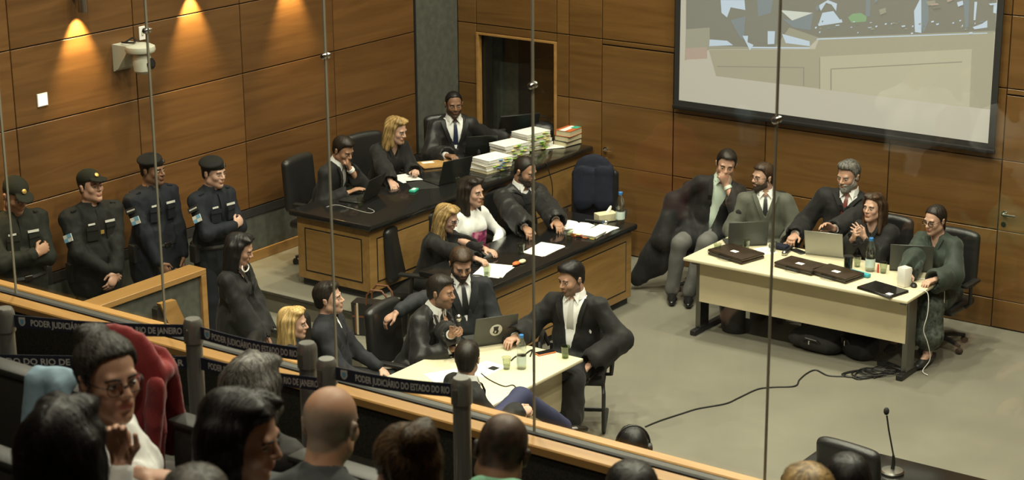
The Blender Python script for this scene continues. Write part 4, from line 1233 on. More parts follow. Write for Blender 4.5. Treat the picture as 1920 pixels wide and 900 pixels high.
def plate(root, c, n, up, w, h, m, name, th=.004):
    """small flat badge, tag or patch sewn on at c facing n"""
    n = unit(n); up = unit(np.asarray(up, float)-n*(np.asarray(up, float) @ n)); s = np.cross(up, n)
    c = np.asarray(c, float); vs = []
    for d in (-th*.5, th*.5):
        for a, b in ((-1, -1), (1, -1), (1, 1), (-1, 1)): vs.append(c+s*a*w/2+up*b*h/2+n*d)
    q = MB(); q._add(vs, [(3, 2, 1, 0), (4, 5, 6, 7), (0, 1, 5, 4), (1, 2, 6, 5), (2, 3, 7, 6), (3, 0, 4, 7)])
    return q.build(name, m, root)
# ================================================================== CHAIRS
def make_office_chair():
    t = thing('office_chair', 'x', 'chair', (0, 0, 0), 0, 'black office chairs')
    MB().box((-.25, -.23, .375), (.25, .25, .452), .03).build('seat', 'leather', t, True)
    S = Sdf()
    for i in range(15):
        a = -.20+.0286*i
        S.cone((a, -.255+.25*a*a, .56), (a, -.285+.25*a*a, .98-.3*a*a), .036, .033, .05)
    sdf_obj('backrest', S, .014, 'leather', t)
    MB().tube([(0, -.10, .37), (0, -.27, .40), (0, -.315, .50), (0, -.30, .70)], .022, 8).build('back_stem', 'black', t, True)
    for s_ in (-1, 1):
        a = MB().tube([(s_*.25, -.02, .40), (s_*.29, -.02, .44), (s_*.295, 0, .62)], .016, 8).build('armrest', 'black', t, True)
        MB().box((s_*.295-.035, -.13, .62), (s_*.295+.035, .14, .65), .012).build('arm_pad', 'black', a, True)
    MB().lathe([(.03, .08), (.03, .26), (.022, .26), (.022, .375)], 14).build('column', 'dark_steel', t, True)
    for k in range(5):
        an = 2*PI*k/5+.3; c, s_ = math.cos(an), math.sin(an)
        l = MB().tube([(.02*c, .02*s_, .10), (.16*c, .16*s_, .095), (.28*c, .28*s_, .07)], [.026, .022, .016], 8).build('leg', 'black', t, True)
        M = Matrix.Translation((.28*c, .28*s_, .028)) @ Matrix.Rotation(an, 4, 'Z') @ Matrix.Rotation(PI/2, 4, 'X')
        MB().lathe([(.001, -.022), (.026, -.022), (.028, -.014), (.028, .014), (.026, .022), (.001, .022)], 14, M=M).build('caster', 'black', l, True)
    return t
CHAIR = []
def chair_for(p, label, dy=-.0, rz=None, scale=1.0, z=None):
    l = p['loc']; ps = p['psi'] if rz is None else rz
    f = np.array([-math.sin(ps), math.cos(ps)])
    loc = (l[0]+f[0]*dy, l[1]+f[1]*dy, l[2] if z is None else z)
    if not CHAIR:
        c = make_office_chair(); c.location = loc; c.rotation_euler = (0, 0, ps); c['label'] = label; CHAIR.append(c)
    else: c = dup(CHAIR[0], loc, ps, label)
    c.scale = (scale,)*3
    return c

# ================================================================== COURT: THE FOUR GUARDS
crossR, crossL = (-.05, .235, 1.17), (.07, .20, 1.13)
HCR = dict(hR=dict(d=(-1, -.30, .25), n=(0, 1, .2), curl=.5), hL=dict(d=(1, -.35, .1), n=(0, 1, .2), curl=.5))
def guard_kit(p, tag_side, patch, seedx, mark=None):
    r = p['root']; C2 = p['C2']; RT, FW, U = p['RT'], p['FW'], p['U']
    plate(r, C2(-.075, p['surf'](-.12, .036)+.010, -.115), FW+U*.12, U, .085, .018, 'tag_white', 'name_tape')
    plate(r, C2(.085, p['surf'](-.12, .036)+.008, -.115), FW+U*.12, U, .06, .014, 'tag_white', 'chest_tape')
    if patch:
        el, sh = p['elR'], p['shR']; ax = unit(el-sh); out = unit(RT*.9+FW*.5+U*.1); out = unit(out-ax*(out @ ax))
        c = sh+(el-sh)*.55+out*.075
        plate(r, c, out, -ax, .075, .060, 'tag_white', 'flag_patch', .008)
        s2 = np.cross(-ax, out)
        plate(r, c+out*.0045+s2*.018-ax*.0145, out, -ax, .036, .029, 'patch_blue', 'flag_quarter', .003)
        plate(r, c+out*.0045-s2*.018+ax*.0145, out, -ax, .036, .029, 'patch_blue', 'flag_quarter', .003)
    if mark:
        el, sh = p['elR'], p['shR']; ax = unit(el-sh); out = unit(RT*.9+FW*.5); out = unit(out-ax*(out @ ax))
        if mark == 'round':
            c = el+(sh-el)*.10+out*.066
            M = Matrix.Translation(c) @ Vector(out).to_track_quat('Z', 'Y').to_matrix().to_4x4()
            MB().lathe([(.042, -.008), (.042, .004), (.001, .006)], 20, M=M).build('round_patch', 'patch_orange', r, True)
        else:
            c = sh+(el-sh)*.24+out*.078
            plate(r, c, out, -ax, .10, .045, 'black_matte', 'sleeve_title', .006)
            plate(r, c+out*.004, out, -ax, .072, .012, 'tag_white', 'sleeve_lettering', .003)
    for s_ in (-1, 1):
        f = MB(); c0 = C2(s_*.080, p['surf'](-.16, .030)+.012, -.150)
        q = plate(r, c0, FW+U*.10+RT*s_*.25, U, .095, .030, p['mat'], 'pocket_flap', .010)
        plate(r, C2(s_*.080, p['surf'](-.20, .030)+.008, -.205), FW+RT*s_*.25, U, .088, .085, p['mat'], 'chest_pocket', .012)
        sh = p['shR'] if s_ > 0 else p['shL']
        plate(r, sh+U*.068-RT*s_*.03, U+RT*s_*.25, FW, .045, .10, p['mat'], 'epaulette', .010)
    MB().ribbon([C2(0, p['surf'](z, .024)+.008, z) for z in (-.02, -.08, -.16, -.24, -.32)], [.030]*5, FW, RT, .008).build('placket', p['mat'], r, True)
    # belt with buckle and pouches
    n = 20; z = p['pel'][2]+.05
    MB().tube([(.198*math.cos(2*PI*i/n), .160*math.sin(2*PI*i/n)+.004, z) for i in range(n)], .020, 6, True).build('duty_belt', 'black', r, True)
    MB().box((-.03, .165, z-.02), (.03, .185, z+.02), .004).build('buckle', 'dark_steel', r)
    for s_ in (-1, 1): MB().box((s_*.21-.035, -.03, z-.13), (s_*.21+.035, .05, z+.02), .012).build('pouch', 'black', r, True)
def vest(S, i):
    S.ell(i['pel']+i['U']*.33, (.178, .138, .165), None, .03)
GK = dict(pose='stand', legs='trousers', foldamp=.011, vdeep=0, shoe='black')
p = person('guard at the far left in a dark cap with orange sleeve badge, arms folded', zp(33, 339, 1.90), 38, 45, -22, skin='tan', build=1.12, hair=('crop', 'hair_dark'), top='uniform', topmat='uniform_green', legmat='uniform_green', hat=('cap', 'cap_green'), handR=crossR, handL=crossL, poleR=(1, .1, -.7), poleL=(-1, .1, -.7), extra=vest, **HCR, **GK)
guard_kit(p, 0, True, 1, 'round')
p = person('guard in black uniform and peaked cap, hands clasped in front, chin raised', zp(165, 320, 1.83), 42, 52, 8, skin='light', build=1.2, hair=('crop', 'hair_dark'), top='uniform', topmat='uniform_black', legmat='uniform_black', hat=('cap', 'cap_green'), handR=(.045, .27, .96), handL=(-.02, .285, .93), poleR=(1, -.3, -.1), poleL=(-1, -.3, -.1), hR=dict(d=(-.7, .2, -.7), n=(.2, 1, .2)), hL=dict(d=(.6, .2, -.8), n=(-.2, 1, .2)), extra=vest, **GK)
guard_kit(p, 0, True, 2)
plate(p['root'], p['C2'](-.0, p['surf'](-.2, .036)+.014, -.19), p['FW'], p['U'], .03, .03, 'gold', 'chest_badge')
MB().tube([p['wL']+unit(p['wL']-p['elL'])*(-.035)+q for q in (unit(p['wL']-p['elL'])*-.014, unit(p['wL']-p['elL'])*.014)], .040, 14).build('watch_strap', 'black', p['root'], True)
p = person('tall guard in charcoal jacket and black beret, looking right with lowered hands', zp(285, 290, 1.83), 48, 62, -2, skin='brown', build=1.12, hair=('crop', 'hair_black'), top='uniform', topmat='uniform_navy', legmat='uniform_black', hat=('beret', 'cap_black'), handR=(.13, .22, .86), handL=(-.14, .20, .80), poleR=(1, -.4, -.1), poleL=(-1, -.4, -.1), hR=dict(d=(-.4, .3, -.9), n=(.8, .6, 0), curl=.9), hL=dict(d=(.3, .3, -.9), n=(-.8, .6, 0), curl=.8),
           extra=lambda S, i: S.cone(i['pel']+np.array([0, 0, .05]), i['pel']+np.array([0, 0, -.20]), .185, .215, .06, flat=((0, 1, 0), .78)), stubble=.25, **GK)
guard_kit(p, 0, True, 3, 'bar')
p = person('young guard in navy uniform and black beret with arms folded', zp(401, 296, 1.79), 48, 58, -6, skin='fair', build=1.0, fem=False, hair=('crop', 'hair_dark'), top='uniform', topmat='uniform_navy', legmat='uniform_navy', hat=('beret', 'cap_black'), handR=(-.04, .235, 1.15), handL=(.09, .19, 1.10), poleR=(1, .1, -.7), poleL=(-1, .1, -.7), **HCR, **GK)
guard_kit(p, 0, True, 4, 'bar')

# standing woman in a gown, blonde woman, man in bomber jacket
person('standing woman with long straight black hair in a black gown, head bowed', zp(458, 441, 1.64), 72, 84, -20, pose='stand', fem=True, skin='light', hair=('straight', 'hair_black'), hairlen=1.3, topmat='robe', handR=(.10, .24, .82), handL=(-.03, .26, .80), hR=dict(d=(-.3, .5, -.85), n=(.6, .7, .2), curl=.4), hL=dict(d=(.2, .5, -.85), n=(-.3, .9, 0)), vdeep=.20, vwide=.05, legmat='suit_black', sleeve=(.075, .10, .135))
P5 = PEOPLE[-1]
MB().tube([P5['C2'](.055*math.sin(a), .075+.028*math.cos(a*.5), .022-.055*(1+math.cos(a))*.5) for a in [-2.6+5.2*i/16 for i in range(17)]], .006, 6).build('necklace', 'white', P5['root'], True)
MB().tube([P5['wR']-unit(P5['wR']-P5['elR'])*.02, P5['wR']-unit(P5['wR']-P5['elR'])*.005], .032, 12).build('bracelet', 'chrome', P5['root'], True)
p6 = person('woman with shoulder-length straight blonde hair in dark jacket, seen in profile behind the belt', zp(551, 578, 1.25), 92, 84, -4, fem=True, skin='fair', hair=('bob', 'hair_blonde'), hairlen=.95, top='jacket', topmat='knit_navy', legmat='suit_black')
chair_for(p6, 'black office chair under the blonde woman beside the gallery belt')
p7 = person('man in navy zipped jacket with slicked dark hair, in profile looking right', zp(612, 530, 1.33), 78, 84, 5, lean=-4, skin='fair', stubble=.18, hair=('quiff', 'hair_dark'), collar=False, top='jacket', topmat='knit_navy', shirt='shirt_white', vdeep=.16, legmat='suit_black', handR=(.16, .33, .60), handL=(-.12, .34, .60))
MB().ribbon([p7['C2'](.0, p7['surf'](z, .028)+.006, z) for z in (-.13, -.2, -.28, -.36)], [.008]*4, p7['FW'], p7['RT'], .004).build('zip', 'chrome', p7['root'])
MB().ribbon([p7['C2'](.09+.02*i, p7['surf'](-.2-.05*i, .028)+.004-.006*i, -.17-.05*i) for i in range(3)], [.007]*3, p7['FW'], p7['RT'], .004).build('pocket_zip', 'chrome', p7['root'])
chair_for(p7, 'black office chair under the man in the navy zipped jacket')

# ---- middle table
p8 = person('bearded man in shiny black gown leaning over the middle table with a microphone', zp(829, 518, 1.30), 62, 68, -6, lean=20, side=-4, skin='tan', stubble=.55, hair=('short', 'hair_dark'), topmat='robe_satin', shirt='shirt_white', tie='tie_dark', vdeep=.26, vwide=.085,
            handR=('w', zp(846, 655, .80)), handL=('w', zp(846, 628, .94)), hR=dict(wn=(0, 0, 1), curl=.35, wd=(.5, .3, -.05)), hL=dict(wd=(.7, .1, .5), wn=(-.3, .8, .1), curl=1.15, thumb=1.0), poleR=(.5, -.5, -.8), foldamp=.011, sleeve=(.082, .10, .10), legmat='suit_black')
chair_for(p8, 'black office chair under the bearded man with the microphone')
p9 = person('bearded man in dark suit and tie resting one arm behind his neighbour', zp(867, 471, 1.36), 12, 14, -24, lean=2, side=4, skin='light', beard=('full', 'beard_dark'), hair=('short', 'hair_brown'), top='suit', topmat='suit_grey', shirt='shirt_white', tie='tie_dark', vdeep=.30, vwide=.075,
            handR=('w', zp(722, 596, .98)), poleR=(.2, -.6, .3), handL=(-.16, .34, .62), hR=dict(wd=(-.5, -.5, -.45), wn=(-.1, -.4, .8), curl=.55), legmat='suit_grey')
chair_for(p9, 'black office chair under the bearded man in the dark suit')
p10 = person('man with slicked black hair and white shirt in a black gown, beside the middle table', zp(1066, 494, 1.36), -24, -52, -14, lean=2, skin='light', stubble=.62, hair=('quiff', 'hair_black'), topmat='robe', shirt='shirt_white', tie='tie_silver', vdeep=.40, vwide=.090, build=1.12,
             handR=('w', zp(965, 632, .80)), hR=dict(wn=(0, 0, 1), curl=.5), handL=(-.22, .20, .60), poleL=(-1, -.4, -.2), foldamp=.010, sleeve=(.085, .11, .135), legmat='suit_black', kneeR=(.12, .40, .52), kneeL=(-.13, .42, .50))
p11 = person('man seen from behind at the middle table in black gown and blue trousers', zp(876, 641, 1.30), 116, 168, -2, lean=6, skin='fair', hair=('short', 'hair_dark'), topmat='robe', shirt='shirt_white', vdeep=.18, legs='trousers', legmat='trousers_blue', lap=False,
             handR=('w', zp(968, 772, .76)), hR=dict(curl=1.1, wn=(.3, -.5, .8), wd=(.7, .5, .1)), poleR=(.6, -.7, -.4), kneeR=('w', zp(975, 744, .74)), kneeL=('w', zp(955, 775, .55)), footR=('w', zp(1058, 798, .36)), footL=('w', zp(1000, 830, .09)), foldamp=.010)
chair_for(p11, 'black office chair under the man in blue trousers')

# ---- judges' bench
p12 = person('man with hand at his mouth at the near end of the high bench', zp(650, 260, 1.65), 62, 52, -24, floor=.40, lean=20, skin='tan', hair=('short', 'hair_dark'), top='robe', topmat='robe', shirt='shirt_white', tie='tie_silver', vdeep=.24, vwide=.06, handR=('w', zp(652, 362, 1.15)), handL=('chin',), hL=dict(d=(.45, .1, .75), n=(-.3, .9, .1), curl=1.2), hR=dict(wn=(0, 0, 1), curl=.3), poleL=(-.4, .5, -.9), foldamp=.009)
chair_for(p12, 'black office chair under the man at the near end of the high bench')
p13 = person('woman with blonde bob in black gown reading at the high bench', zp(748, 222, 1.66), 40, 58, -16, floor=.40, lean=22, fem=True, skin='fair', hair=('bob', 'hair_blonde_dark'), hairlen=.85, topmat='robe', vdeep=.14, vwide=.05, handR=('w', zp(735, 345, 1.15)), handL=('w', zp(778, 322, 1.15)), hL=dict(wn=(0, 0, 1), curl=.5), hR=dict(wn=(0, 0, 1), curl=.4), foldamp=.010, sleeve=(.08, .10, .10))
chair_for(p13, 'black office chair under the blonde woman at the high bench')
p14 = person('man with cropped hair and blue tie at the far end of the high bench', zp(851, 173, 1.74), 14, 12, -6, floor=.40, lean=8, skin='brown', stubble=.75, hair=('crop', 'hair_black'), topmat='robe_satin', shirt='shirt_white', tie='tie_navy', vdeep=.30, vwide=.10, build=1.08, handR=('w', zp(838, 292, 1.16)), handL=('w', zp(948, 258, 1.16)), hL=dict(wn=(0, 0, 1)), hR=dict(wn=(0, 0, 1)), foldamp=.012, sleeve=(.085, .105, .12))
chair_for(p14, 'black office chair under the man with the blue tie')

# ---- lower bench
p15 = person('woman with wavy blonde hair and glasses in black gown writing at the lower bench', zp(846, 387, 1.22), 72, 66, -22, lean=16, fem=True, skin='fair', glasses=.0024, hair=('wavy', 'hair_blonde_dark'), topmat='robe', vdeep=.16, vwide=.05, handR=('w', zp(925, 497, .84)), handL=('w', zp(960, 485, .84)), hR=dict(wn=(0, 0, 1), curl=.5), hL=dict(wn=(0, 0, 1), curl=.4), foldamp=.009)
chair_for(p15, 'black office chair under the blonde woman with glasses', dy=-.03)
p16 = person('woman with long dark hair in white sweatshirt with a pink printed picture', zp(886, 334, 1.37), 44, 56, -4, lean=6, fem=True, skin='fair', hair=('long', 'hair_dark'), hairlen=.75, top='tee', topmat='shirt_white', handR=(.10, .26, .74), handL=(-.12, .27, .72), poleR=(1, -.3, -.4), poleL=(-1, -.3, -.4), hR=dict(d=(-.3, .8, -.3)), hL=dict(d=(.3, .8, -.3)), legmat='trousers_blue')
chair_for(p16, 'black office chair under the woman in white')
p17 = person('bearded man in black gown sitting at the lower bench right of the woman in white', zp(991, 297, 1.40), 36, 52, -18, lean=8, skin='tan', beard=('full', 'beard_dark'), hair=('crop', 'hair_dark'), topmat='robe_satin', shirt='shirt_white', vdeep=.05, vwide=.06, build=1.15, handR=('w', zp(1000, 447, .84)), handL=('w', zp(1050, 425, .86)), hR=dict(wn=(0, 0, 1), curl=.6), hL=dict(wn=(0, 0, 1)), foldamp=.011, sleeve=(.088, .11, .125))
chair_for(p17, 'black office chair under the bearded man at the lower bench')

# ---- table below the screen
def drape18(S, i):
    fl = ((.35, .94, 0), .45)
    S.cone(i['shR']+np.array([.02, -.02, -.10]), np.array([.30, -.02, .50]), .08, .15, .05, flat=fl); S.cone(np.array([.30, -.02, .50]), np.array([.46, .02, .26]), .15, .13, .05, flat=fl); S.cone(np.array([.46, .02, .26]), np.array([.60, .02, .10]), .13, .07, .05, flat=fl)
    S.cone(i['elR'], np.array([.38, .08, .48]), .08, .10, .05)
p18 = person('man in black gown with hand on his chin at the table end below the screen', zp(1366, 284, 1.42), -4, -6, -10, hroll=-8, lean=6, side=-14, skin='light', hair=('short', 'hair_dark'), stubble=.25, topmat='robe', shirt='shirt_green', vdeep=.46, vwide=.075, handR=('w', zp(1293, 425, .66)), handL=('chin',), hL=dict(d=(.35, .15, .8), n=(-.3, .9, .2), curl=.9), hR=dict(wd=(.2, -.2, -.9), curl=.9), poleL=(-.5, .4, -.9), poleR=(.9, -.3, .1), legmat='trousers_grey', lap=False, kneeR=(.24, .34, .52), kneeL=(.02, .38, .54), footR=(.30, .30, .09), footL=(.16, .36, .09), extra=drape18, foldamp=.007)
chair_for(p18, 'black office chair under the man with his hand on his chin')
p19 = person('man with glasses and short beard in gown with painted-in olive-grey reflection, turned left', zp(1432, 307, 1.36), -6, -62, 0, lean=0, skin='fair', glasses=.0018, beard=('full', 'beard_dark'), hair=('short', 'hair_brown'), topmat='robe_reflect_grey', shirt='shirt_white', tie='tie_dark', vdeep=.22, vwide=.075, build=1.08, handR=(.22, .30, .66), handL=(-.22, .30, .66), sleeve=(.088, .10, .12), foldamp=.008)
chair_for(p19, 'black office chair under the man in the gown with painted-in reflection')
p20 = person('grey-bearded man with grey hair in black gown at the table below the screen', zp(1590, 303, 1.47), -22, -44, -8, lean=2, side=-6, skin='light', beard=('full', 'beard_grey'), hair=('quiff', 'hair_grey'), topmat='robe', shirt='shirt_white', tie='tie_red', vdeep=.10, vwide=.07, build=1.15, handR=('w', zp(1490, 440, .80)), handL=('w', zp(1552, 437, .95)), hR=dict(wn=(0, 0, 1), curl=.7), hL=dict(wd=(-.4, -.6, .4), wn=(-.5, .3, .6), curl=.5), foldamp=.008, sleeve=(.088, .10, .10))
chair_for(p20, 'black office chair under the grey-bearded man')
p21 = person('woman with long brown hair in black gown with raised joined hands', zp(1640, 364, 1.30), -34, -44, 4, lean=8, fem=True, skin='fair', hair=('long', 'hair_brown'), hairlen=.9, topmat='robe', vdeep=.12, vwide=.04, handR=('w', zp(1600, 447, .93)), handL=('w', zp(1620, 443, .95)), hR=dict(d=(-.35, .5, .7), n=(.7, .6, .1), curl=.35, spread=.5), hL=dict(d=(.4, .5, .6), n=(-.7, .6, .1), curl=.35, spread=.5), shirt=None)
chair_for(p21, 'black office chair under the woman with joined hands')
p22 = person('woman with dark ponytail and round glasses in gown with painted-in green reflection at the table end', zp(1752, 387, 1.32), -38, -52, -10, lean=10, fem=True, skin='fair', glasses=.003, hair=('pony', 'hair_dark'), topmat='robe_reflect_green', vdeep=.12, vwide=.045, legs='bare', legmat='skirt_print', shoe='black', handR=('w', zp(1700, 520, .80)), handL=('w', zp(1752, 525, .78)), foldamp=.009, sleeve=(.085, .11, .12), lap=False, kneeR=(.15, .40, .50), kneeL=(-.13, .42, .50), footR=(.20, .36, .12), footL=(-.16, .50, .10))
chair_for(p22, 'black office chair with castors under the woman with the ponytail')
p23 = person('man with dark hair and headphones standing behind the gallery kerb, only his head showing', zp(1186, 802, 1.66), 190, 185, -4, pose='stand', skin='light', hair=('short', 'hair_black'), top='suit', topmat='suit_black', legmat='suit_black', vdeep=.2)
q = MB().tube([p23['H']((.10*math.cos(a), -.01, .02+.118*math.sin(a))) for a in [PI*i/14 for i in range(15)]], .007, 8)
hp = q.build('headphones', 'black', p23['root'], 'all')
for s_ in (-1, 1):
    Mq = Matrix.Translation(p23['H']((s_*.085, -.01, -.005))) @ Vector(p23['Rh'] @ np.array([s_, 0, 0])).to_track_quat('Z', 'Y').to_matrix().to_4x4()
    MB().lathe([(.001, 0), (.036, 0), (.038, .012), (.030, .028), (.001, .03)], 16, M=Mq).build('ear_cup', 'black', hp, True)

# ================================================================== GALLERY SPECTATORS
GR = dict(res=.0058, cres=.0135)
def hunch(S, i):
    NB, U, RT, FW = i['NB'], i['U'], i['RT'], i['FW']
    for sg, sh in ((1, i['shR']), (-1, i['shL'])): S.cone(NB+RT*sg*.055+U*.020, sh+U*.020, .052, .062, .04)
    S.cone(NB+RT*.05-FW*.055+U*.035, NB-RT*.05-FW*.055+U*.035, .030, .030, .03)
def seatz(y): return [z for a, b, z in GF if a <= y < b][0]
def spect(label, head, ang, hang, **k):
    k = {**GR, **k}
    return person(label, head, ang, hang, floor=k.pop('floor', 2.45), scale=k.pop('scale', 1.0), **k)
p24 = spect('spectator woman with grey-streaked hair in a bun and thin glasses, turned towards us', dp(198, 632, 5.5), 95, 40, hpitch=0, fem=True, skin='light', glasses=.0014, hair=('bun', 'hair_salt'), top='tee', topmat='shirt_white', handR=('w', dp(228, 872, 5.35)), hR=dict(wd=(-.25, .1, .95), wn=(-.6, .7, 0), curl=.7), handL=('w', dp(262, 888, 5.5)), hL=dict(wd=(.8, .55, -.1), wn=(0, 0, 1), curl=.5), poleR=(.4, -.2, -1), floor=2.60)
spect('spectator woman with dark parted hair seen from behind at the lower left', dp(118, 752, 4.75), 170, 168, hpitch=-4, fem=True, skin='dim', hair=('loose', 'hair_black'), hairlen=1.1, top='jacket', topmat='dark_top', vdeep=0)
spect('spectator with short wavy grey hair seen from behind at the belt', dp(478, 668, 6.75), 150, 150, hpitch=-6, skin='light', hair=('loose', 'hair_grey'), hairlen=.25, top='jacket', topmat='dark_top', vdeep=0, floor=2.3)
spect('spectator woman with dark wavy hair and white collar in profile facing right', dp(466, 742, 5.15), 105, 76, hpitch=-12, fem=True, skin='light', hair=('wavy', 'hair_black'), hairlen=1.1, top='tee', topmat='shirt_white', floor=2.6)
spect('bald spectator man in dark grey jacket seen from behind', dp(625, 724, 5.75), 158, 158, hpitch=-12, lean=24, skin='tan', hair=('fringe', 'hair_grey'), top='jacket', topmat='grey_jacket', vdeep=0, floor=2.45)
spect('spectator woman with brown highlighted hair gathered up, seen from behind', dp(752, 800, 5.0), 185, 212, hpitch=-14, fem=True, skin='light', hair=('bun', 'hair_bronde'), top='jacket', topmat='dark_top', vdeep=0, floor=2.6)
spect('spectator man with thinning dark hair in mint green shirt seen from behind', dp(956, 778, 6.0), 178, 172, hpitch=-34, hroll=8, lean=36, build=1.2, extra=hunch, skin='brown', hair=('thin', 'hair_dark'), top='suit', topmat='mint_shirt', vdeep=.05, vwide=.04, floor=2.45)
spect('spectator whose dark hair just shows above the lower picture edge, beside the glass joint', dp(1185, 874, 5.8), 180, 180, res=.0075, skin='dim', hair=('short', 'hair_black'), top='jacket', topmat='dark_top', vdeep=0)
spect('spectator whose blond hair just shows in front of the black desk', dp(1516, 879, 5.35), 180, 180, res=.0075, skin='light', hair=('short', 'hair_blonde_dark'), top='jacket', topmat='dark_top', vdeep=0, scale=.96)
spect('spectator whose dark hair shows in front of the black desk chair', dp(1592, 858, 6.1), 180, 180, res=.0075, skin='dim', hair=('short', 'hair_black'), top='jacket', topmat='dark_top', vdeep=0, scale=.86)
spect('spectator whose grey-brown hair just shows at the bottom below the red coat', dp(362, 886, 4.3), 180, 180, res=.0075, skin='light', hair=('short', 'hair_salt'), top='jacket', topmat='dark_top', vdeep=0)
# ================================================================== GALLERY FURNITURE
def make_seat():
    t = thing('auditorium_seat', 'x', 'seat', (0, 0, 0), 0, 'black gallery seats')
    MB().box((-.23, -.055, .40), (.23, .03, .90), .03).build('backrest', 'seat_black', t, True)
    MB().box((-.235, -.062, .885), (.235, .035, .915), .012).build('top_roll', 'seat_black', t, True)
    MB().box((-.22, .02, .36), (.22, .46, .45), .035).build('seat_pad', 'seat_black', t, True)
    for s_ in (-1, 1):
        a = MB().box((s_*.255-.02, .0, .0), (s_*.255+.02, .09, .60), .006).build('stanchion', 'black', t, True)
        MB().box((s_*.255-.03, -.02, .60), (s_*.255+.03, .34, .635), .012).build('armrest', 'black', a, True)
    return t
SEAT = make_seat(); first = True
RTXT = {4.52: 'row nearest the belts', 3.70: 'second row from the belts', 2.90: 'third row from the belts', 2.10: 'rearmost row'}
ORD = ['first', 'second', 'third', 'fourth', 'fifth', 'sixth', 'seventh', 'eighth', 'ninth', 'tenth']
for yy, xs in ((4.52, [-5.70+.58*i for i in range(8)]), (3.70, [-4.80+.58*i for i in range(6)]), (2.90, [-4.45+.58*i for i in range(5)]), (2.10, [-3.75+.58*i for i in range(2)])):
    for i, xx in enumerate(xs):
        lab = 'black gallery seat, %s from the left in the %s' % (ORD[i], RTXT[yy])
        z = seatz(yy+.1)
        if first: SEAT.location = (xx, yy, z); SEAT['label'] = lab; first = False
        else: dup(SEAT, (xx, yy, z), 0, lab)

# red coat over a seat back
def coat_mesh(name, label, cat, loc, rz, m, hang=.78, wid=.23, seed=5):
    t = thing(name, label, cat, loc, rz)
    S = Sdf()
    fl = ((0, 1, 0), .55)
    S.cone((0, -.02, 0), (0, -.075, -hang*.5), wid, wid*1.05, .03, flat=((0, 1, 0), .26)); S.cone((0, -.075, -hang*.5), (0, -.10, -hang), wid*1.05, wid*1.25, .03, flat=((0, 1, 0), .22))
    S.cone((-wid*.85, .02, .03), (wid*.85, .02, .02), .038, .036, .03)
    S.cone((-wid*.7, .0, .05), (wid*.55, -.02, .06), .026, .030, .02)
    S.cone((-wid*.5, .06, .0), (-wid*.5, .09, -.25), wid*.5, wid*.5, .03, flat=((0, 1, 0), .3)); S.cone((wid*.5, .06, .0), (wid*.5, .09, -.25), wid*.5, wid*.5, .03, flat=((0, 1, 0), .3))
    S.cut(lambda X, Y, Z: -hang-Z+0*X+0*Y)
    sdf_obj('coat_body', S, .011, m, t, folds(.007, seed, 44))
    S = Sdf(); S.cone((wid*.90, -.05, -.02), (wid*.80, -.09, -.30), .034, .040, .03, flat=fl); S.cone((wid*.80, -.09, -.30), (wid*.60, -.11, -.58), .040, .036, .03, flat=fl)
    sdf_obj('sleeve', S, .009, m, t, folds(.009, seed+2, 40))
    S = Sdf(); S.cone((-wid*.6, -.09, .01), (wid*.1, -.13, -.10), .03, .022, .02); S.cone((wid*.1, -.13, -.10), (wid*.5, -.10, .02), .022, .03, .02)
    sdf_obj('collar', S, .008, m, t, folds(.008, seed+3, 30))
    return t
c = dp(292, 655, 6.95)
coat_mesh('red_coat', 'dark red wool coat draped over a gallery seat back', 'coat', (c[0]-.05, 4.43, 3.37), math.radians(10), 'red_wool', .85, .19)
# spectator's pale jeans knee at the left
t = thing('jeans_knee', 'pale blue jeans knee of an unseen spectator at the left', 'cloth', dp(98, 708, 6.4))
S = Sdf(); S.cone((-.04, -.02, .0), (.03, .03, -.01), .034, .036, .02); S.cone((-.04, -.04, -.01), (-.04, -.07, -.16), .036, .036, .02); S.cone((.03, .0, -.02), (.035, -.04, -.16), .034, .034, .02)
sdf_obj('cloth_folds', S, .008, 'denim_pale', t, folds(.006, 9))

# belt posts
ZT = 3.30
POST = [zp(8, 577, ZT), zp(361, 597, ZT), zp(575, 642, ZT), zp(612, 672, ZT), zp(865, 708, ZT)]
PL = ['leftmost belt post at the picture edge', 'belt post beside the red coat', 'belt post behind the bald man, in front of the blonde woman', 'belt post just above the bald man', 'belt post left of the man in mint green']
pw = zp(10, 672, 3.11); e1 = POST[1]+(pw-POST[1])*1.75; e1 = np.array([e1[0], e1[1], ZT])
POST.append(e1); PL.append('belt post beyond the left picture edge')
pp = None
for q, l in zip(POST, PL):
    lab = 'dark steel '+l
    if pp is None:
        pp = thing('belt_post', lab, 'post', (q[0], q[1], 2.30), 0, 'belt posts')
        MB().lathe([(.001, 0), (.17, 0), (.175, .012), (.16, .022), (.06, .035), (.04, .05)], 28).build('base', 'post_steel', pp, True)
        MB().lathe([(.034, .04), (.034, .90)], 22).build('tube', 'post_steel', pp, True)
        MB().lathe([(.034, .90), (.040, .90), (.040, .975), (.037, .99), (.030, 1.0), (.001, 1.0)], 22).build('belt_head', 'post_steel', pp, True)
        MB().box((-.010, -.047, .915), (.010, -.040, .965), .002).build('catch', 'steel', pp)
    else: dup(pp, (q[0], q[1], 2.30), 0, lab)
TXT = 'PODER JUDICIÁRIO DO ESTADO DO RIO DE JANEIRO'
def text_mesh(s):
    cu = bpy.data.curves.new('lettering', 'FONT'); cu.body = s; cu.size = 1.0; cu.offset = .018; cu.resolution_u = 3
    o = bpy.data.objects.new('tmp', cu); COL.objects.link(o)
    bpy.context.view_layer.update()
    me = bpy.data.meshes.new_from_object(o.evaluated_get(bpy.context.evaluated_depsgraph_get()))
    V = np.empty(len(me.vertices)*3); me.vertices.foreach_get('co', V); V = V.reshape(-1, 3)
    Fc = [tuple(p_.vertices) for p_ in me.polygons]
    bpy.data.objects.remove(o); bpy.data.curves.remove(cu); bpy.data.meshes.remove(me)
    return V, Fc
_full = text_mesh(TXT)[0][:, 0].max()
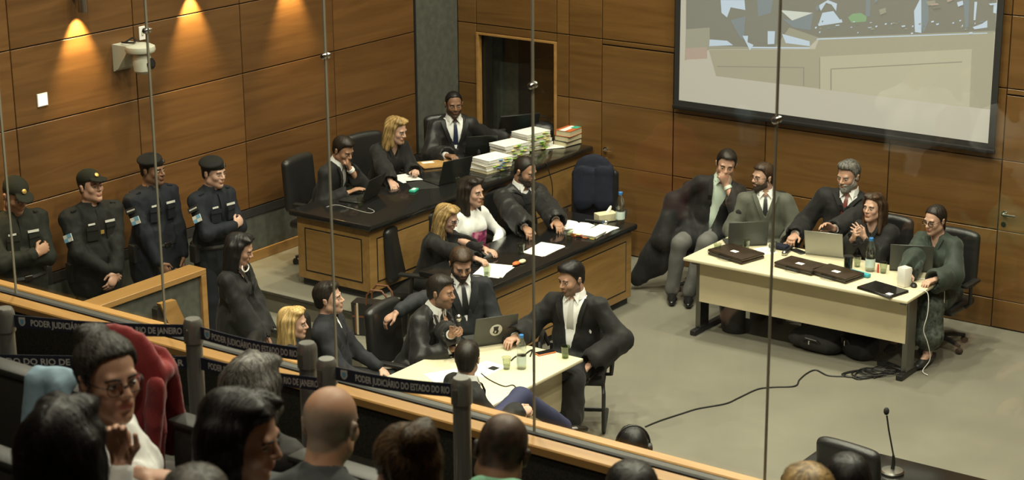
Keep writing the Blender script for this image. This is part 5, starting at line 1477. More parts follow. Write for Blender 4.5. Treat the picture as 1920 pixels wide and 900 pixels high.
ADV = .0160*len(TXT)/_full
def belt(a, b, za, zb, label, start=.075, txt=TXT, crest=True):
    a = np.array([a[0], a[1], za]); b = np.array([b[0], b[1], zb]); L = np.linalg.norm(b-a); d = (b-a)/L
    nrm = unit(np.array([d[1], -d[0], 0])); nrm = nrm if nrm[1] < 0 else -nrm
    a = a+d*.036; b = b-d*.036; L = np.linalg.norm(b-a)
    t = thing('barrier_belt', label, 'belt', a, 0, 'printed barrier belts')
    sag = lambda u: -.010*math.sin(PI*min(max(u/L, 0), 1))
    up = np.array([0, 0, 1.0]); n = 14
    MB().ribbon([d*L*i/n+up*sag(L*i/n) for i in range(n+1)], [.054]*(n+1), nrm, up, .003).build('webbing', 'belt_navy', t)
    V, Fc = text_mesh(txt); ADV = (L-start-.012)/V[:, 0].max()
    P = [tuple(d*(start+v[0]*ADV)+up*(sag(start+v[0]*ADV)-.0135+v[1]*.038)+nrm*.0022) for v in V]
    q = MB(); q._add(P, Fc); o = q.build('lettering', 'lettering', t)
    o['kind'] = 'stuff'
    if crest:
        c = d*.038+nrm*.0022; sh = [(-.014, .018), (.014, .018), (.014, -.006), (.008, -.016), (0, -.020), (-.008, -.016), (-.014, -.006)]
        q = MB(); q.poly([tuple(c+d*x+up*y) for x, y in sh])
        e = q.build('crest', 'tag_white', t)
        MB().poly([tuple(c+nrm*.0006+d*x*.62+up*(y*.62-.001)) for x, y in sh]).build('crest_field', 'patch_blue', e)
    return t
belt(POST[0], POST[1], 3.245, 3.245, 'printed navy belt between the leftmost post and the post by the red coat')
belt(POST[1], POST[2], 3.245, 3.245, 'printed navy belt in front of the standing woman in the gown', .060, TXT[:33])
belt(POST[3], POST[4], 3.245, 3.245, 'printed navy belt crossing in front of the middle table', .085, TXT[:33])
belt(POST[1], POST[3], 3.11, 3.19, 'lower printed navy belt passing behind the grey-haired spectator', .045, crest=False)
belt(POST[5], POST[1], 3.11, 3.11, 'lower printed navy belt at the left picture edge', .05, TXT+' '+TXT[:14])

# ================================================================== CHAIRS SET APART
def visitor_chair(loc, rz, label):
    t = thing('cantilever_chair', label, 'chair', loc, rz)
    MB().box((-.23, -.22, .40), (.23, .24, .46), .025).build('seat', 'chair_cloth', t, True)
    S = Sdf()
    for i in range(8):
        a = -.19+.054*i; S.cone((a, -.24+.2*a*a, .55), (a, -.29+.2*a*a, .86), .024, .022, .02)
    sdf_obj('backrest', S, .013, 'chair_cloth', t)
    for s_ in (-1, 1):
        MB().tube([(s_*.22, -.26, .58), (s_*.22, -.20, .42), (s_*.22, .20, .41), (s_*.23, .27, .36), (s_*.23, .27, .06), (s_*.23, .22, .016), (s_*.23, -.26, .016)], .016, 8).build('side_tube', 'black', t, True)
        MB().tube([(s_*.24, -.25, .56), (s_*.29, -.28, .66), (s_*.29, -.20, .70), (s_*.29, .05, .68), (s_*.29, .14, .60), (s_*.28, .10, .46), (s_*.23, .0, .42)], [.016, .02, .02, .02, .02, .016, .014], 8).build('armrest', 'black', t, True)
    MB().tube([(-.23, -.26, .016), (.23, -.26, .016)], .016, 8).build('rear_tube', 'black', t, True)
    return t
visitor_chair((p10['loc'][0], p10['loc'][1], 0), p10['psi']+math.radians(18), 'black cantilever chair with loop armrests under the man in gown')
_c = zp(1600, 842, .98); q = dup(CHAIR[0], (_c[0], _c[1]+.26, 0), math.radians(-6), 'black office chair with rounded back at the black desk')
q = dup(CHAIR[0], (-9.98, 15.18, 0), math.radians(-150), 'black office chair carrying a navy jacket by the back wall')
coat_mesh('navy_jacket', 'navy jacket hung over a chair back beside the back wall', 'jacket', (-10.10, 15.36, .98), math.radians(-150), 'suit_navy', .62, .20, 8)

# ================================================================== THINGS ON THE TABLES
def laptop(pt, ang, label, lid=100, lidmat='lid_grey', w=.34, d=.235, emblem=False, z=None):
    """pt = middle of the base; ang = way the user looks (image terms)"""
    t = thing('laptop', label, 'laptop', pt, ang2psi(ang))
    MB().box((-w/2, -d/2, 0), (w/2, d/2, .016), .005).build('base', lidmat, t, True)
    MB().box((-w/2+.025, -d/2+.10, .016), (w/2-.025, d/2-.02, .0175)).build('keyboard', 'keys', t)
    MB().box((-.05, -d/2+.015, .016), (.05, -d/2+.085, .0168)).build('touchpad', 'lid_dark', t)
    M = Matrix.Translation((0, d/2, .014)) @ Matrix.Rotation(math.radians(-(lid-90)), 4, 'X')
    l = MB().box((-w/2, -.002, 0), (w/2, .006, d), .004, M).build('lid', lidmat, t, True)
    MB().box((-w/2+.012, -.0032, .015), (w/2-.012, -.002, d-.010), 0, M).build('display', 'screen_face', l)
    if emblem:
        Me = M @ Matrix.Translation((0, .0062, d*.5)) @ Matrix.Rotation(-PI/2, 4, 'X')
        e = MB().lathe([(.052, 0), (.050, .001), (.001, .001)], 28, M=Me).build('emblem', 'paper_grey', l, True)
        MB()._add([Me @ Vector(v) for v in ((-.022, -.034, .0014), (.024, -.034, .0014), (.020, .0, .0014), (.028, .018, .0014), (.010, .034, .0014), (-.012, .036, .0014), (-.024, .016, .0014), (-.016, -.006, .0014))], [tuple(range(8))]).build('emblem_figure', 'lid_dark', e)
        MB()._add([Me @ Vector(v) for v in ((-.004, .006, .0018), (.010, .004, .0018), (.012, .022, .0018), (.002, .028, .0018))], [(0, 1, 2, 3)]).build('emblem_detail', 'paper_grey', e)
    return t
def closed_laptop(pt, rz, label, m='black_gloss', w=.36, d=.25):
    t = thing('closed_laptop', label, 'laptop', pt, rz)
    MB().box((-w/2, -d/2, 0), (w/2, d/2, .012), .004).build('base', 'black', t, True)
    MB().box((-w/2, -d/2, .0125), (w/2, d/2, .022), .005).build('lid', m, t, True)
    MB().box((w/2-.07, -d/2+.02, .022), (w/2-.02, -d/2+.07, .0228)).build('sticker', 'paper', t)
def bottle(pt, label, h=.23, r=.033):
    t = thing('water_bottle', label, 'bottle', pt, 0, 'plastic water bottles')
    pr = [(.001, 0), (r*.85, 0), (r, .008), (r, h*.28), (r*.93, h*.31), (r, h*.34), (r, h*.44), (r*.93, h*.47), (r, h*.50), (r, h*.62), (r*.85, h*.74), (r*.5, h*.86), (r*.40, h*.90), (r*.40, h*.95)]
    MB().lathe(pr, 22, cap=False).build('bottle_body', 'bottle', t, 'all')
    MB().lathe([(r*1.01, h*.14), (r*1.012, h*.15), (r*1.012, h*.38), (r*1.01, h*.39)], 22, cap=False).build('label_band', 'bottle_label', t, True)
    MB().lathe([(.001, .006), (r*.93, .006), (r*.93, h*.42), (.001, h*.42)], 20).build('water', 'cup', t, True)
    MB().lathe([(r*.46, h*.92), (r*.48, h*.93), (r*.48, h), (r*.40, h*1.01), (.001, h*1.01)], 18).build('cap', 'blue_cap', t, True)
def cup(pt, label, m='cup', h=.095, r=.035, fill=.35):
    t = thing('plastic_cup', label, 'cup', pt, 0, 'plastic cups')
    MB().lathe([(.001, .001), (r*.70, .001), (r*.82, h*.5), (r, h), (r*1.05, h+.002), (r*.97, h-.001), (r*.80, h*.5), (r*.68, .004), (.001, .004)], 20, cap=False).build('cup_wall', m, t, 'all')
    MB().lathe([(.001, .005), (r*.68, .005), (r*(.68+.26*fill), h*fill), (.001, h*fill)], 18).build('water', m, t, True)
def paper(pt, rz, label, w=.21, d=.297, n=1, m='paper', cat='paper', lines=True, name='paper_sheet'):
    t = thing(name, label, cat, pt, rz); r = random.Random(int(pt[0]*1000+pt[1]*77))
    for i in range(n):
        a = r.uniform(-.12, .12) if n > 1 else 0; M = Matrix.Translation((r.uniform(-.012, .012)*min(i, 1), r.uniform(-.012, .012)*min(i, 1), .0015*i)) @ Matrix.Rotation(a, 4, 'Z')
        s_ = MB().box((-w/2, -d/2, 0), (w/2, d/2, .0012), 0, M).build('sheet', m, t)
    if lines:
        for k in range(9):
            y = d*.36-k*d*.075; ww = w*(.78 if k % 4 else .5)
            MB()._add([M @ Vector(v) for v in ((-w*.39, y, .0015), (-w*.39+ww, y, .0015), (-w*.39+ww, y+.006, .0015), (-w*.39, y+.006, .0015))], [(0, 1, 2, 3)]).build('print_line', 'paper_grey', s_)
    return t
def file_stack(pt, rz, label, n, tabs, w=.24, d=.33, th=.022, seed=1):
    t = thing('file_stack', label, 'files', pt, rz); r = random.Random(seed); z = 0
    for i in range(n):
        h = th*r.uniform(.7, 1.3); a = r.uniform(-.06, .06); M = Matrix.Translation((r.uniform(-.012, .012), r.uniform(-.012, .012), z)) @ Matrix.Rotation(a, 4, 'Z')
        f = MB().box((-w/2, -d/2, 0), (w/2, d/2, h), .002, M).build('file', 'paper' if i == n-1 or i % 2 else 'folder_cream', t)
        MB().box((-w/2-.003, -d/2-.003, h*.98), (w/2+.003, d/2+.003, h+.0015), 0, M).build('cover', 'paper_grey' if i < n-1 else 'paper', f)
        for k in range(3):
            c = tabs[(i+k) % len(tabs)]; u = r.uniform(-d*.4, d*.3); zz = h*r.uniform(.2, .8)
            MB().box((w/2-.004, u, zz), (w/2+.022, u+.045, zz+.0018), 0, M).build('tab', c, f)
        z += h+.002
    return t
def phone(pt, rz, label, m='black', w=.078, d=.16):
    t = thing('phone', label, 'phone', pt, rz)
    MB().box((-w/2, -d/2, 0), (w/2, d/2, .010), .004).build('case', m, t, True); MB().box((-w/2+.005, -d/2+.005, .010), (w/2-.005, d/2-.005, .0108)).build('glass', 'black_gloss', t)
def briefcase(pt, rz, label, w=.42, d=.30, h=.055):
    t = thing('briefcase', label, 'briefcase', pt, rz)
    MB().box((-w/2, -d/2, 0), (w/2, d/2, h*.5), .012).build('lower_shell', 'leather_brown', t, True)
    l = MB().box((-w/2-.002, -d/2-.002, h*.52), (w/2+.002, d/2+.002, h), .014).build('flap', 'leather_brown', t, True)
    MB().tube([(-w/2, -d/2-.003, h*.51), (w/2, -d/2-.003, h*.51)], .003, 6).build('seam', 'dark_steel', t)
    MB().tube([(-.07, -d/2, h*.5), (-.06, -d/2-.03, h*.5), (.06, -d/2-.03, h*.5), (.07, -d/2, h*.5)], .008, 8).build('handle', 'leather', t, True)
    MB().box((-.03, -.05, h), (.04, .0, h+.0012)).build('card', 'paper', l)
def mic(a, b, label, head='grey'):
    a = Vector(a); b = Vector(b); d = (b-a); L = d.length; M = Matrix.Translation(a) @ d.to_track_quat('Z', 'Y').to_matrix().to_4x4()
    t = thing('microphone', label, 'microphone', a)
    M = Matrix.Translation(-a) @ M
    MB().lathe([(.001, 0), (.013, .0), (.0145, L*.4), (.017, L*.72), (.017, L*.75)], 16, M=M).build('handle', 'black', t, True)
    MB().lathe([(.017, L*.75), (.019, L*.76), (.019, L*.78)], 16, M=M, cap=False).build('ring', 'blue_cap' if head == 'blue' else 'chrome', t, True)
    rr = .026; c = L*.78+.018
    MB().lathe([(.018, L*.78)]+[(rr*math.cos(x), c+rr*math.sin(x)*1.1) for x in [-.5, -.1, .3, .7, 1.1, 1.4]]+[(.001, c+rr*1.1)], 16, M=M).build('grille', 'steel', t, True)
def cord(pts, r, label, m='black', name='cable', cat='cable'):
    P = [Vector(p_) for p_ in pts]; Q = []
    for i in range(len(P)-1):
        p0, p1, p2, p3 = P[max(i-1, 0)], P[i], P[i+1], P[min(i+2, len(P)-1)]
        for k in range(6):
            u = k/6; Q.append(.5*((2*p1)+(p2-p0)*u+(2*p0-5*p1+4*p2-p3)*u*u+(3*p1-p0-3*p2+p3)*u**3))
    Q.append(P[-1]); o = P[0].copy()
    ob = MB().tube([v-o for v in Q], r, 6).build(name, m, None, 'all', o)
    return tag(ob, label, cat)

z1, z2, zn, zr = B1Z+.001, B2Z+.001, .741, .741
# -- high bench
laptop(zp(672, 372, z1), 66, 'dark laptop in front of the man at the near bench end', 112, 'lid_dark')
cup(zp(676, 388, z1), 'clear plastic cup beside the near laptop on the high bench')
cord([zp(612, 388, z1+.004), zp(630, 384, z1+.004), zp(652, 389, z1+.004), zp(690, 399, z1+.004), zp(702, 396, z1+.004), zp(690, 390, z1+.004)], .0018, 'thin white cable curled on the near end of the high bench', 'paper_grey')
paper(zp(762, 334, z1), ang2psi(30), 'white sheet under the hands of the woman with the blonde bob', .22, .30)
paper(zp(792, 346, z1), ang2psi(15), 'dark folder beside the white sheet on the high bench', .26, .34, 1, 'black_matte', 'folder', False, 'folder')
t = thing('tissue_pack', 'small green packet on the high bench', 'packet', zp(776, 359, z1), ang2psi(70))
MB().box((-.055, -.03, 0), (.055, .03, .025), .008).build('wrapper', 'green_plastic', t, True); MB().box((-.03, -.015, .025), (.03, .015, .0262)).build('print', 'paper', t)
laptop(zp(835, 338, z1), 40, 'black laptop seen from behind in front of the blonde bob', 108, 'lid_dark', .36, .25)
t = thing('envelope', 'brown kraft envelope lying on the high bench', 'envelope', zp(822, 308, z1), ang2psi(20))
MB().box((-.19, -.13, 0), (.19, .13, .012), .004).build('pouch', 'kraft', t, True); MB().prism([(-.19, .128), (.19, .128), (0, .02)], 2, .0125, .0145).build('flap', 'kraft', t); MB().box((.03, -.10, .0125), (.15, -.03, .0135)).build('address_label', 'paper', t)
cup(zp(861, 352, z1), 'clear plastic cup below the black laptop on the high bench')
laptop(zp(897, 283, z1), 12, 'slim grey laptop in front of the man with the blue tie', 118, 'lid_dark', .32, .22)
file_stack(zp(922, 318, z1), math.radians(-12), 'lowest stack of white case files with blue and green tabs', 5, ['blue_page', 'green_page', 'yellow_page'], .24, .32, .024, 2)
file_stack(zp(955, 293, z1), math.radians(-12), 'middle stack of white case files with lime green tabs', 5, ['green_page', 'yellow_page'], .24, .32, .024, 3)
file_stack(zp(996, 277, z1), math.radians(-12), 'tall stack of case files with bright green tabs nearest the books', 7, ['green_page', 'green_page', 'yellow_page'], .24, .32, .025, 4)
paper(zp(1032, 272, z1), ang2psi(20), 'loose white sheets between the tall files and the books', .21, .29, 3, 'paper', 'paper')
t = thing('monitor', 'black monitor tilted back at the far end of the high bench', 'monitor', zp(968, 256, z1), ang2psi(20))
MB().box((-.09, -.06, 0), (.09, .06, .015), .004).build('stand', 'black', t); MB().box((-.02, .0, .015), (.02, .02, .10)).build('neck', 'black', t)
M = Matrix.Translation((0, .02, .05)) @ Matrix.Rotation(math.radians(-25), 4, 'X'); sp = MB().box((-.22, 0, 0), (.22, .02, .24), .005, M).build('housing', 'black', t, True); MB().box((-.20, -.001, .02), (.20, 0, .22), 0, M).build('display', 'screen_face', sp)
t = thing('handbag', 'soft black bag on the far end of the high bench', 'bag', zp(1015, 254, z1), .4)
S = Sdf(); S.ell((0, 0, .07), (.17, .11, .085), None, 0); S.cone((-.12, 0, .05), (.12, 0, .04), .07, .07, .04); S.cut(lambda X, Y, Z: .0-Z+0*X+0*Y); sdf_obj('bag_body', S, .01, 'leather', t, folds(.006, 3)); MB().tube([(-.08, 0, .13), (-.05, .02, .20), (.05, .02, .20), (.08, 0, .13)], .008, 8).build('strap', 'leather', t, True)
tag(MB().box((-.06, -.03, 0), (.06, .03, .03), .008).build('pencil_case', 'green_plastic', None, True, zp(1003, 262, z1)), 'small green pencil case beside the black bag', 'pencil case')
zb = z1
for i, (m, lab) in enumerate((('black_matte', 'thick black law book at the bottom of the book pile'), ('lid_dark', 'thick dark law book in the middle of the book pile'), ('orange_book', 'thick orange and white book on top of the book pile'))):
    pb = zp(1070, 268, z1); t = thing('book', lab, 'book', (pb[0]+.01*i, pb[1]-.05, zb), math.radians(-8+5*i), 'books on the high bench'); h = (.05, .055, .06)[i]
    MB().box((-.085, -.12, .004), (.078, .12, h-.004)).build('pages', 'folder_cream', t)
    MB().box((-.092, -.125, 0), (.082, .125, .004), .001).build('cover', m, t); MB().box((-.092, -.125, h-.004), (.082, .125, h), .001).build('cover', m, t); MB().box((-.094, -.125, 0), (-.088, .125, h), .001).build('spine', m, t)
    if i == 2: MB().box((-.05, -.1252, h), (.02, .1252, h+.0008)).build('cover_band', 'paper', t); MB().box((-.0, .02, h+.0008), (.07, .11, h+.006), .002).build('bookmark', 'green_plastic', t)
    zb += h+.0005
t = thing('desk_microphone', 'small black gooseneck microphone before the lowest files', 'microphone', zp(898, 312, z1))
MB().lathe([(.001, 0), (.03, 0), (.028, .012), (.008, .02), (.006, .10)], 14).build('base', 'black', t, True); MB().lathe([(.006, .10), (.014, .11), (.016, .15), (.010, .17), (.001, .172)], 12).build('capsule', 'black', t, True)
cord([(-10.44, 15.02, z1-.0), (-10.425, 15.05, 1.02), (-10.42, 15.10, .85), (-10.45, 15.12, .62), (-10.47, 15.05, .50)], .005, 'black cable hanging down the face of the high bench')
# -- lower bench
paper(zp(925, 508, z2), ang2psi(-20), 'stack of white pages under the writing woman with wavy hair', .25, .34, 5, 'paper', 'papers')
t = thing('snack_packet', 'small red and cream packet on the white pages', 'packet', zp(968, 497, z2), ang2psi(60)); S = Sdf(); S.ell((0, 0, .016), (.05, .03, .016), None, 0); sdf_obj('wrapper', S, .006, 'orange', t); S = Sdf(); S.ell((-.07, .02, .018), (.045, .03, .018), None, 0); sdf_obj('tissue', S, .006, 'folder_cream', t)
cup(zp(913, 518, z2), 'clear cup on the near end of the lower bench')
cup(zp(977, 476, z2), 'clear cup beside the loose sheets on the lower bench')
cup(zp(1068, 451, z2), 'clear cup below the open book on the lower bench')
paper(zp(1020, 468, z2), ang2psi(-30), 'loose white sheets in the middle of the lower bench', .23, .36, 4, 'paper', 'papers')
t = thing('open_book', 'open white book in front of the bearded man', 'book', zp(1074, 426, z2), ang2psi(-30))
for s_ in (-1, 1): MB().prism([(0, 0), (s_*.17, 0), (s_*.17, .012), (s_*.10, .026), (s_*.02, .022), (0, .010)], 1, -.12, .12).build('page_block', 'paper', t)
MB().box((-.178, -.125, -.001), (.178, .125, .003), .001).build('cover', 'black_matte', t)
file_stack(zp(1098, 440, z2), ang2psi(60), 'low pile of papers with red and yellow tabs beside the open book', 3, ['red_page', 'yellow_page', 'orange'], .21, .29, .009, 8)
paper(zp(1128, 430, z2), ang2psi(-35), 'white notepad sheet near the far end of the lower bench', .20, .28, 3)
t = thing('tissue_box', 'cream tissue box with a tissue pulled out', 'tissue box', zp(1136, 413, z2), ang2psi(25))
MB().box((-.10, -.055, 0), (.10, .055, .075), .004).build('carton', 'folder_cream', t); S = Sdf(); S.cone((-.02, 0, .07), (-.05, .0, .125), .022, .012, .01, flat=((0, 1, 0), .5)); sdf_obj('tissue', S, .005, 'paper', t, folds(.003, 2, 90))
bottle(zp(1163, 418, z2), 'tall water bottle with blue cap at the far end of the lower bench', .30, .043)
mic(zp(1098, 413, z2+.02), zp(1142, 418, z2+.02), 'black microphone with blue ring lying on the lower bench', 'blue')
# -- middle table
laptop(zp(916, 637, zn), 22, 'dark laptop with a round emblem on its lid on the middle table', 105, 'lid_grey', .36, .25, True)
bottle(zp(978, 691, zn), 'water bottle with blue cap on the middle table', .27, .037)
cup(zp(950, 692, zn), 'empty clear cup left of the bottle on the middle table')
cup(zp(1060, 671, zn), 'greenish cup near the right edge of the middle table', 'cup_green')
phone(zp(1022, 662, zn), ang2psi(-60), 'phone in an orange case on the middle table', 'orange')
cord([zp(958, 676, zn+.006), zp(968, 668, zn+.006), zp(978, 672, zn+.006), zp(972, 680, zn+.006), zp(985, 664, zn+.006), zp(998, 656, zn+.006), zp(994, 668, zn+.006)], .006, 'black coiled earphones beside the bottle', 'black', 'earphones', 'earphones')
pa = paper(zp(908, 692, zn), ang2psi(140), 'white sheet with small printed pictures on the middle table', .21, .297, 1, 'paper', 'paper', False)
MB().box((.01, .02, .0013), (.08, .09, .0018)).build('picture', 'lid_dark', pa); MB().box((-.08, .04, .0013), (-.02, .10, .0018)).build('picture', 'paper_grey', pa); MB().box((-.07, -.08, .0013), (.06, -.06, .0018)).build('print_line', 'paper_grey', pa)
paper(zp(840, 704, zn), ang2psi(120), 'blank white sheets near the arm of the man with the microphone', .21, .297, 2, 'paper', 'paper', False)
cord([zp(902, 700, zn+.004), zp(918, 712, zn+.004), zp(945, 724, zn+.004), zp(962, 722, zn+.004), zp(973, 732, zn+.002), (-7.59, 10.68, .66), (-7.62, 10.70, .45)], .004, 'black cable running over the edge of the middle table')
wl_ = p8['world'](p8['wL']); hdm = np.array(zp(846, 628, .94))
mb = p8['world'](p8['wL']+np.array([.0, .05, -.05])); mic(mb, mb+np.array([.02, .0, .235]), 'black handheld microphone with silver grille in the bearded man\'s hand')
# -- table below the screen
briefcase(zp(1380, 481, zr), math.radians(-14), 'brown leather document case at the left end of the long table')
briefcase(zp(1502, 503, zr), math.radians(-8), 'brown leather document case in the middle of the long table', .40, .26, .05)
briefcase(zp(1570, 518, zr), math.radians(-12), 'brown leather document case nearest the table front edge', .38, .26, .05)
laptop(zp(1396, 455, zr), 6, 'olive laptop seen from behind before the man with glasses', 98, 'lid_grey', .37, .23)
laptop(zp(1552, 474, zr), -24, 'silver laptop seen from behind before the grey-bearded man', 106, 'silver', .35, .24)
laptop(zp(1708, 502, zr), -12, 'dark green-grey laptop before the woman with the ponytail', 97, 'lid_grey', .37, .24)
closed_laptop(zp(1655, 545, zr), math.radians(-14), 'closed black laptop at the front right of the long table')
cup(zp(1345, 476, zr), 'clear cup at the left corner of the long table'); cup(zp(1399, 469, zr), 'clear cup behind the left document case'); cup(zp(1656, 512, zr), 'clear cup right of the bottle on the long table'); cup(zp(1607, 500, zr), 'clear cup left of the bottle on the long table'); cup(zp(1449, 472, zr), 'clear cup beside the glass joint on the long table')
t = thing('travel_mug', 'black travel mug behind the document cases', 'mug', zp(1590, 506, zr)); MB().lathe([(.001, 0), (.032, 0), (.037, .02), (.040, .11), (.041, .115)], 20).build('mug_body', 'black_gloss', t, True); MB().lathe([(.041, .115), (.043, .116), (.043, .13), (.001, .132)], 20).build('lid', 'black', t, True)
bottle(zp(1631, 508, zr), 'water bottle with blue cap on the long table', .30, .043)
tag(MB().box((-.11, -.028, 0), (.11, .028, .035), .014).build('pencil_pouch', 'teal', None, True, zp(1611, 516, zr)), 'turquoise zipped pouch beside the document cases', 'pouch').rotation_euler = (0, 0, math.radians(-10))
tag(MB().lathe([(.001, 0), (.010, 0), (.010, .05), (.008, .052), (.008, .075), (.001, .078)], 12).build('lip_balm', 'red_page', None, True, zp(1646, 511, zr)), 'small red tube standing between bottle and cup', 'tube')
t = thing('router', 'white upright box near the right end of the long table', 'router', zp(1695, 536, zr), math.radians(-20)); MB().box((-.045, -.045, 0), (.045, .045, .165), .008).build('casing', 'white', t, True); MB().box((-.042, -.042, .165), (.042, .042, .1665)).build('top_plate', 'paper_grey', t)
t = thing('mouse', 'small black computer mouse behind the white box', 'mouse', zp(1713, 537, zr), .5); S = Sdf(); S.ell((0, 0, .008), (.03, .05, .024), None, 0); S.cut(lambda X, Y, Z: .0-Z+0*X+0*Y); sdf_obj('shell', S, .006, 'black', t)
phone(zp(1497, 472, zr), ang2psi(30), 'black phone beside the blue-ringed microphone'); mic(zp(1486, 462, zr+.02), zp(1468, 477, zr+.02), 'black microphone with blue ring lying on the long table', 'blue')
tag(MB().box((-.09, -.05, 0), (.09, .05, .045), .02).build('glasses_case', 'suit_navy', None, True, zp(1461, 466, zr)), 'dark glasses case under the grey-bearded man\'s hand', 'case')
paper(zp(1436, 470, zr), ang2psi(20), 'white sheet behind the olive laptop', .15, .21, 1)
cord([zp(1718, 522, zr+.004), zp(1740, 524, zr+.004), zp(1755, 528, zr+.004), (-6.12, 14.80, .70), (-6.10, 14.78, .45), (-6.12, 14.75, .25), (-6.2, 14.6, .05)], .004, 'thin white charger cord hanging at the back of the table end', 'white')
cord([zp(1722, 545, zr+.003), (-6.115, 14.45, .72), (-6.10, 14.44, .55), (-6.12, 14.42, .40), (-6.09, 14.45, .28), (-6.08, 14.50, .12), (-6.12, 14.45, .02), (-6.05, 14.40, .01)], .004, 'thin white charger cord hanging at the front of the table end', 'white')
# under the long table
def soft_bag(pt, rz, label, sx, sy, sz, m='black_matte', seed=1):
    t = thing('backpack', label, 'bag', pt, rz); S = Sdf(); S.cone((-sx*.5, 0, sz*.45), (sx*.5, 0, sz*.42), sy*.8, sy, .03, flat=((0, 0, 1), sz/(2*sy))); S.ell((sx*.1, 0, sz*.5), (sx*.75, sy*1.02, sz*.52), None, .04)
    S.cut(lambda X, Y, Z: .002-Z+0*X+0*Y); sdf_obj('bag_body', S, .011, m, t, folds(.008, seed, 30))
    MB().tube([(-sx*.3, -sy*.9, sz*.5), (-sx*.1, -sy*1.15, sz*.75), (sx*.3, -sy*1.1, sz*.7), (sx*.5, -sy*.85, sz*.4)], .012, 8).build('strap', 'black', t, True); MB().box((-.006, -sy*1.05, sz*.45), (.006, -sy*1.0, sz*.62)).build('zip_pull', 'chrome', t)
soft_bag((-7.15, 14.48, 0), math.radians(4), 'flat black backpack lying under the long table', .24, .16, .20, 'black_matte', 4)
soft_bag((-6.78, 14.52, 0), math.radians(-20), 'upright black shoulder bag under the right end of the table', .14, .14, .27, 'suit_black', 6)
t = thing('waste_bin', 'black bin with white tag under the left end of the long table', 'bin', (-7.98, 14.52, 0)); MB().lathe([(.001, 0), (.13, 0), (.17, .30), (.18, .34), (.172, .34), (.16, .30), (.12, .02), (.001, .02)], 24).build('bucket', 'black', t, True); MB().box((.16, -.12, .18), (.20, -.115, .25)).build('tag', 'paper', t)
pts = [zp(1210, 800, .006), zp(1240, 788, .006), zp(1280, 775, .006), zp(1310, 766, .006), zp(1360, 757, .006), zp(1385, 746, .006), zp(1420, 730, .006), zp(1450, 726, .006), zp(1490, 724, .006), zp(1499, 712, .006), zp(1513, 700, .006), zp(1530, 694, .006), zp(1552, 704, .006), zp(1585, 706, .006)]
cord(pts, .007, 'long black cable snaking across the court floor')
for k in range(4):
    r = random.Random(40+k); c = (1615+14*k, 703-3*k); P = []
    for i in range(16):
        a = i*.85+k; P.append(zp(c[0]+r.uniform(22, 40)*math.cos(a), c[1]+r.uniform(4, 10)*math.sin(a), .006+.004*k+.002*(i % 3)))
    cord(P, .006, ('outer', 'second', 'third', 'innermost')[k]+' tangled black cable coil beside the table foot')
t = thing('power_strip', 'black power strip beside the cable coils', 'power strip', zp(1676, 693, 0), math.radians(-15)); MB().box((-.17, -.03, 0), (.17, .03, .04), .006).build('housing', 'black', t, True)
for k in range(3): MB().box((-.12+.09*k, -.02, .04), (-.07+.09*k, .02, .046), .003).build('socket', 'lid_dark', t)
MB().box((.11, -.025, .04), (.16, .025, .085), .006).build('adapter', 'paper_grey', t)
# tote bag beside the high bench
t = thing('tote_bag', 'dark tote bag with cream and brown checks and leather handles', 'bag', (-10.22, 12.14, .20), math.radians(20))
MB().prism([(-.22, 0), (.22, 0), (.24, .30), (-.24, .30)], 1, -.075, .075).build('bag_body', 'leather', t)
for x in (-.19, .10, .13): MB().box((x, -.078, .01), (x+.018, -.0755, .30)).build('stripe', 'check_cream', t)
MB().box((-.205, -.078, .02), (-.19, -.0752, .28)).build('stripe', 'brown_leather', t); MB().box((-.23, -.0775, .17), (.23, -.0752, .185)).build('cross_stripe', 'brown_leather', t)
for s_ in (-1, 1): MB().tube([(-.10, s_*.07, .29), (-.09, s_*.075, .38), (-.05, s_*.075, .43), (.05, s_*.075, .43), (.09, s_*.075, .38), (.10, s_*.07, .29)], .009, 8).build('handle', 'brown_leather', t, True)
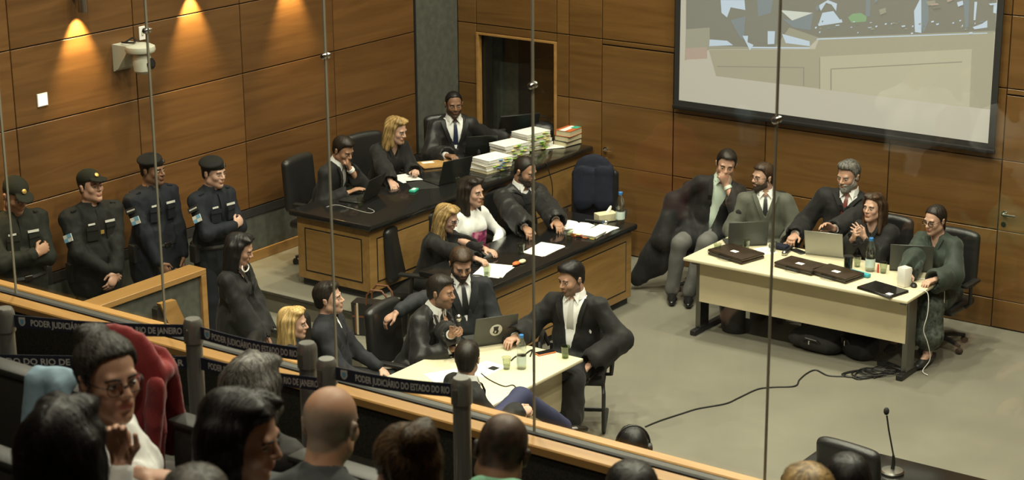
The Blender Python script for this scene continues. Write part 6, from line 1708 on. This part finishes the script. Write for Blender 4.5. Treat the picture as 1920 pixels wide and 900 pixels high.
# witness desk microphone
b = zp(1673, 886, .752); t = thing('gooseneck_microphone', 'black gooseneck microphone on a round steel base on the black desk', 'microphone', b)
MB().lathe([(.001, 0), (.075, 0), (.078, .010), (.070, .020), (.020, .028), (.001, .028)], 26).build('base', 'steel', t, True)
h = yp(1662, 771, b[1]+.06)-b
MB().tube([(0, 0, .02), (.004, .002, .07), (.0, .004, .12)], [.014, .013, .009], 10).build('joint', 'black', t, True)
MB().tube([(0, .004, .12), tuple(h*.7+np.array([.004, 0, 0])), tuple(h*.93)], .006, 8).build('stem', 'black', t, True)
S = Sdf(); S.ell(h*1.0, (.019, .019, .027), None, 0); sdf_obj('windscreen', S, .005, 'black_matte', t)

# printed picture on the white sweatshirt
C2, sf, RT, FW, U = p16['C2'], p16['surf'], p16['RT'], p16['FW'], p16['U']
q = MB(); n = 6; vs = []; fs = []
for i in range(n+1):
    for j in range(n+1):
        x = -.085+.17*i/n; z = -.17-.20*j/n
        y = .155*math.sqrt(max(.05, 1-(x/.19)**2))*(1.0 if z < -.2 else .97)+.020-.05*max(0, -.28-z)
        vs.append(C2(x, y, z))
for i in range(n):
    for j in range(n): fs.append((i*(n+1)+j, i*(n+1)+j+1, (i+1)*(n+1)+j+1, (i+1)*(n+1)+j))
q._add(vs, fs)
m, nt, bb = _new('pink_print'); tc = nt.nodes.new('ShaderNodeTexCoord'); nz = nt.nodes.new('ShaderNodeTexNoise'); nz.inputs['Scale'].default_value = 16; nz.inputs['Detail'].default_value = 3
rp = nt.nodes.new('ShaderNodeValToRGB'); rp.color_ramp.elements[0].position = .38; rp.color_ramp.elements[0].color = (.035, .012, .05, 1); rp.color_ramp.elements[1].position = .62; rp.color_ramp.elements[1].color = (.52, .22, .30, 1)
e = rp.color_ramp.elements.new(.5); e.color = (.32, .02, .12, 1)
nt.links.new(tc.outputs['Object'], nz.inputs['Vector']); nt.links.new(nz.outputs['Fac'], rp.inputs[0]); nt.links.new(rp.outputs[0], bb.inputs['Base Color']); bb.inputs['Roughness'].default_value = .8
q.build('printed_picture', 'pink_print', p16['root'], 'all')
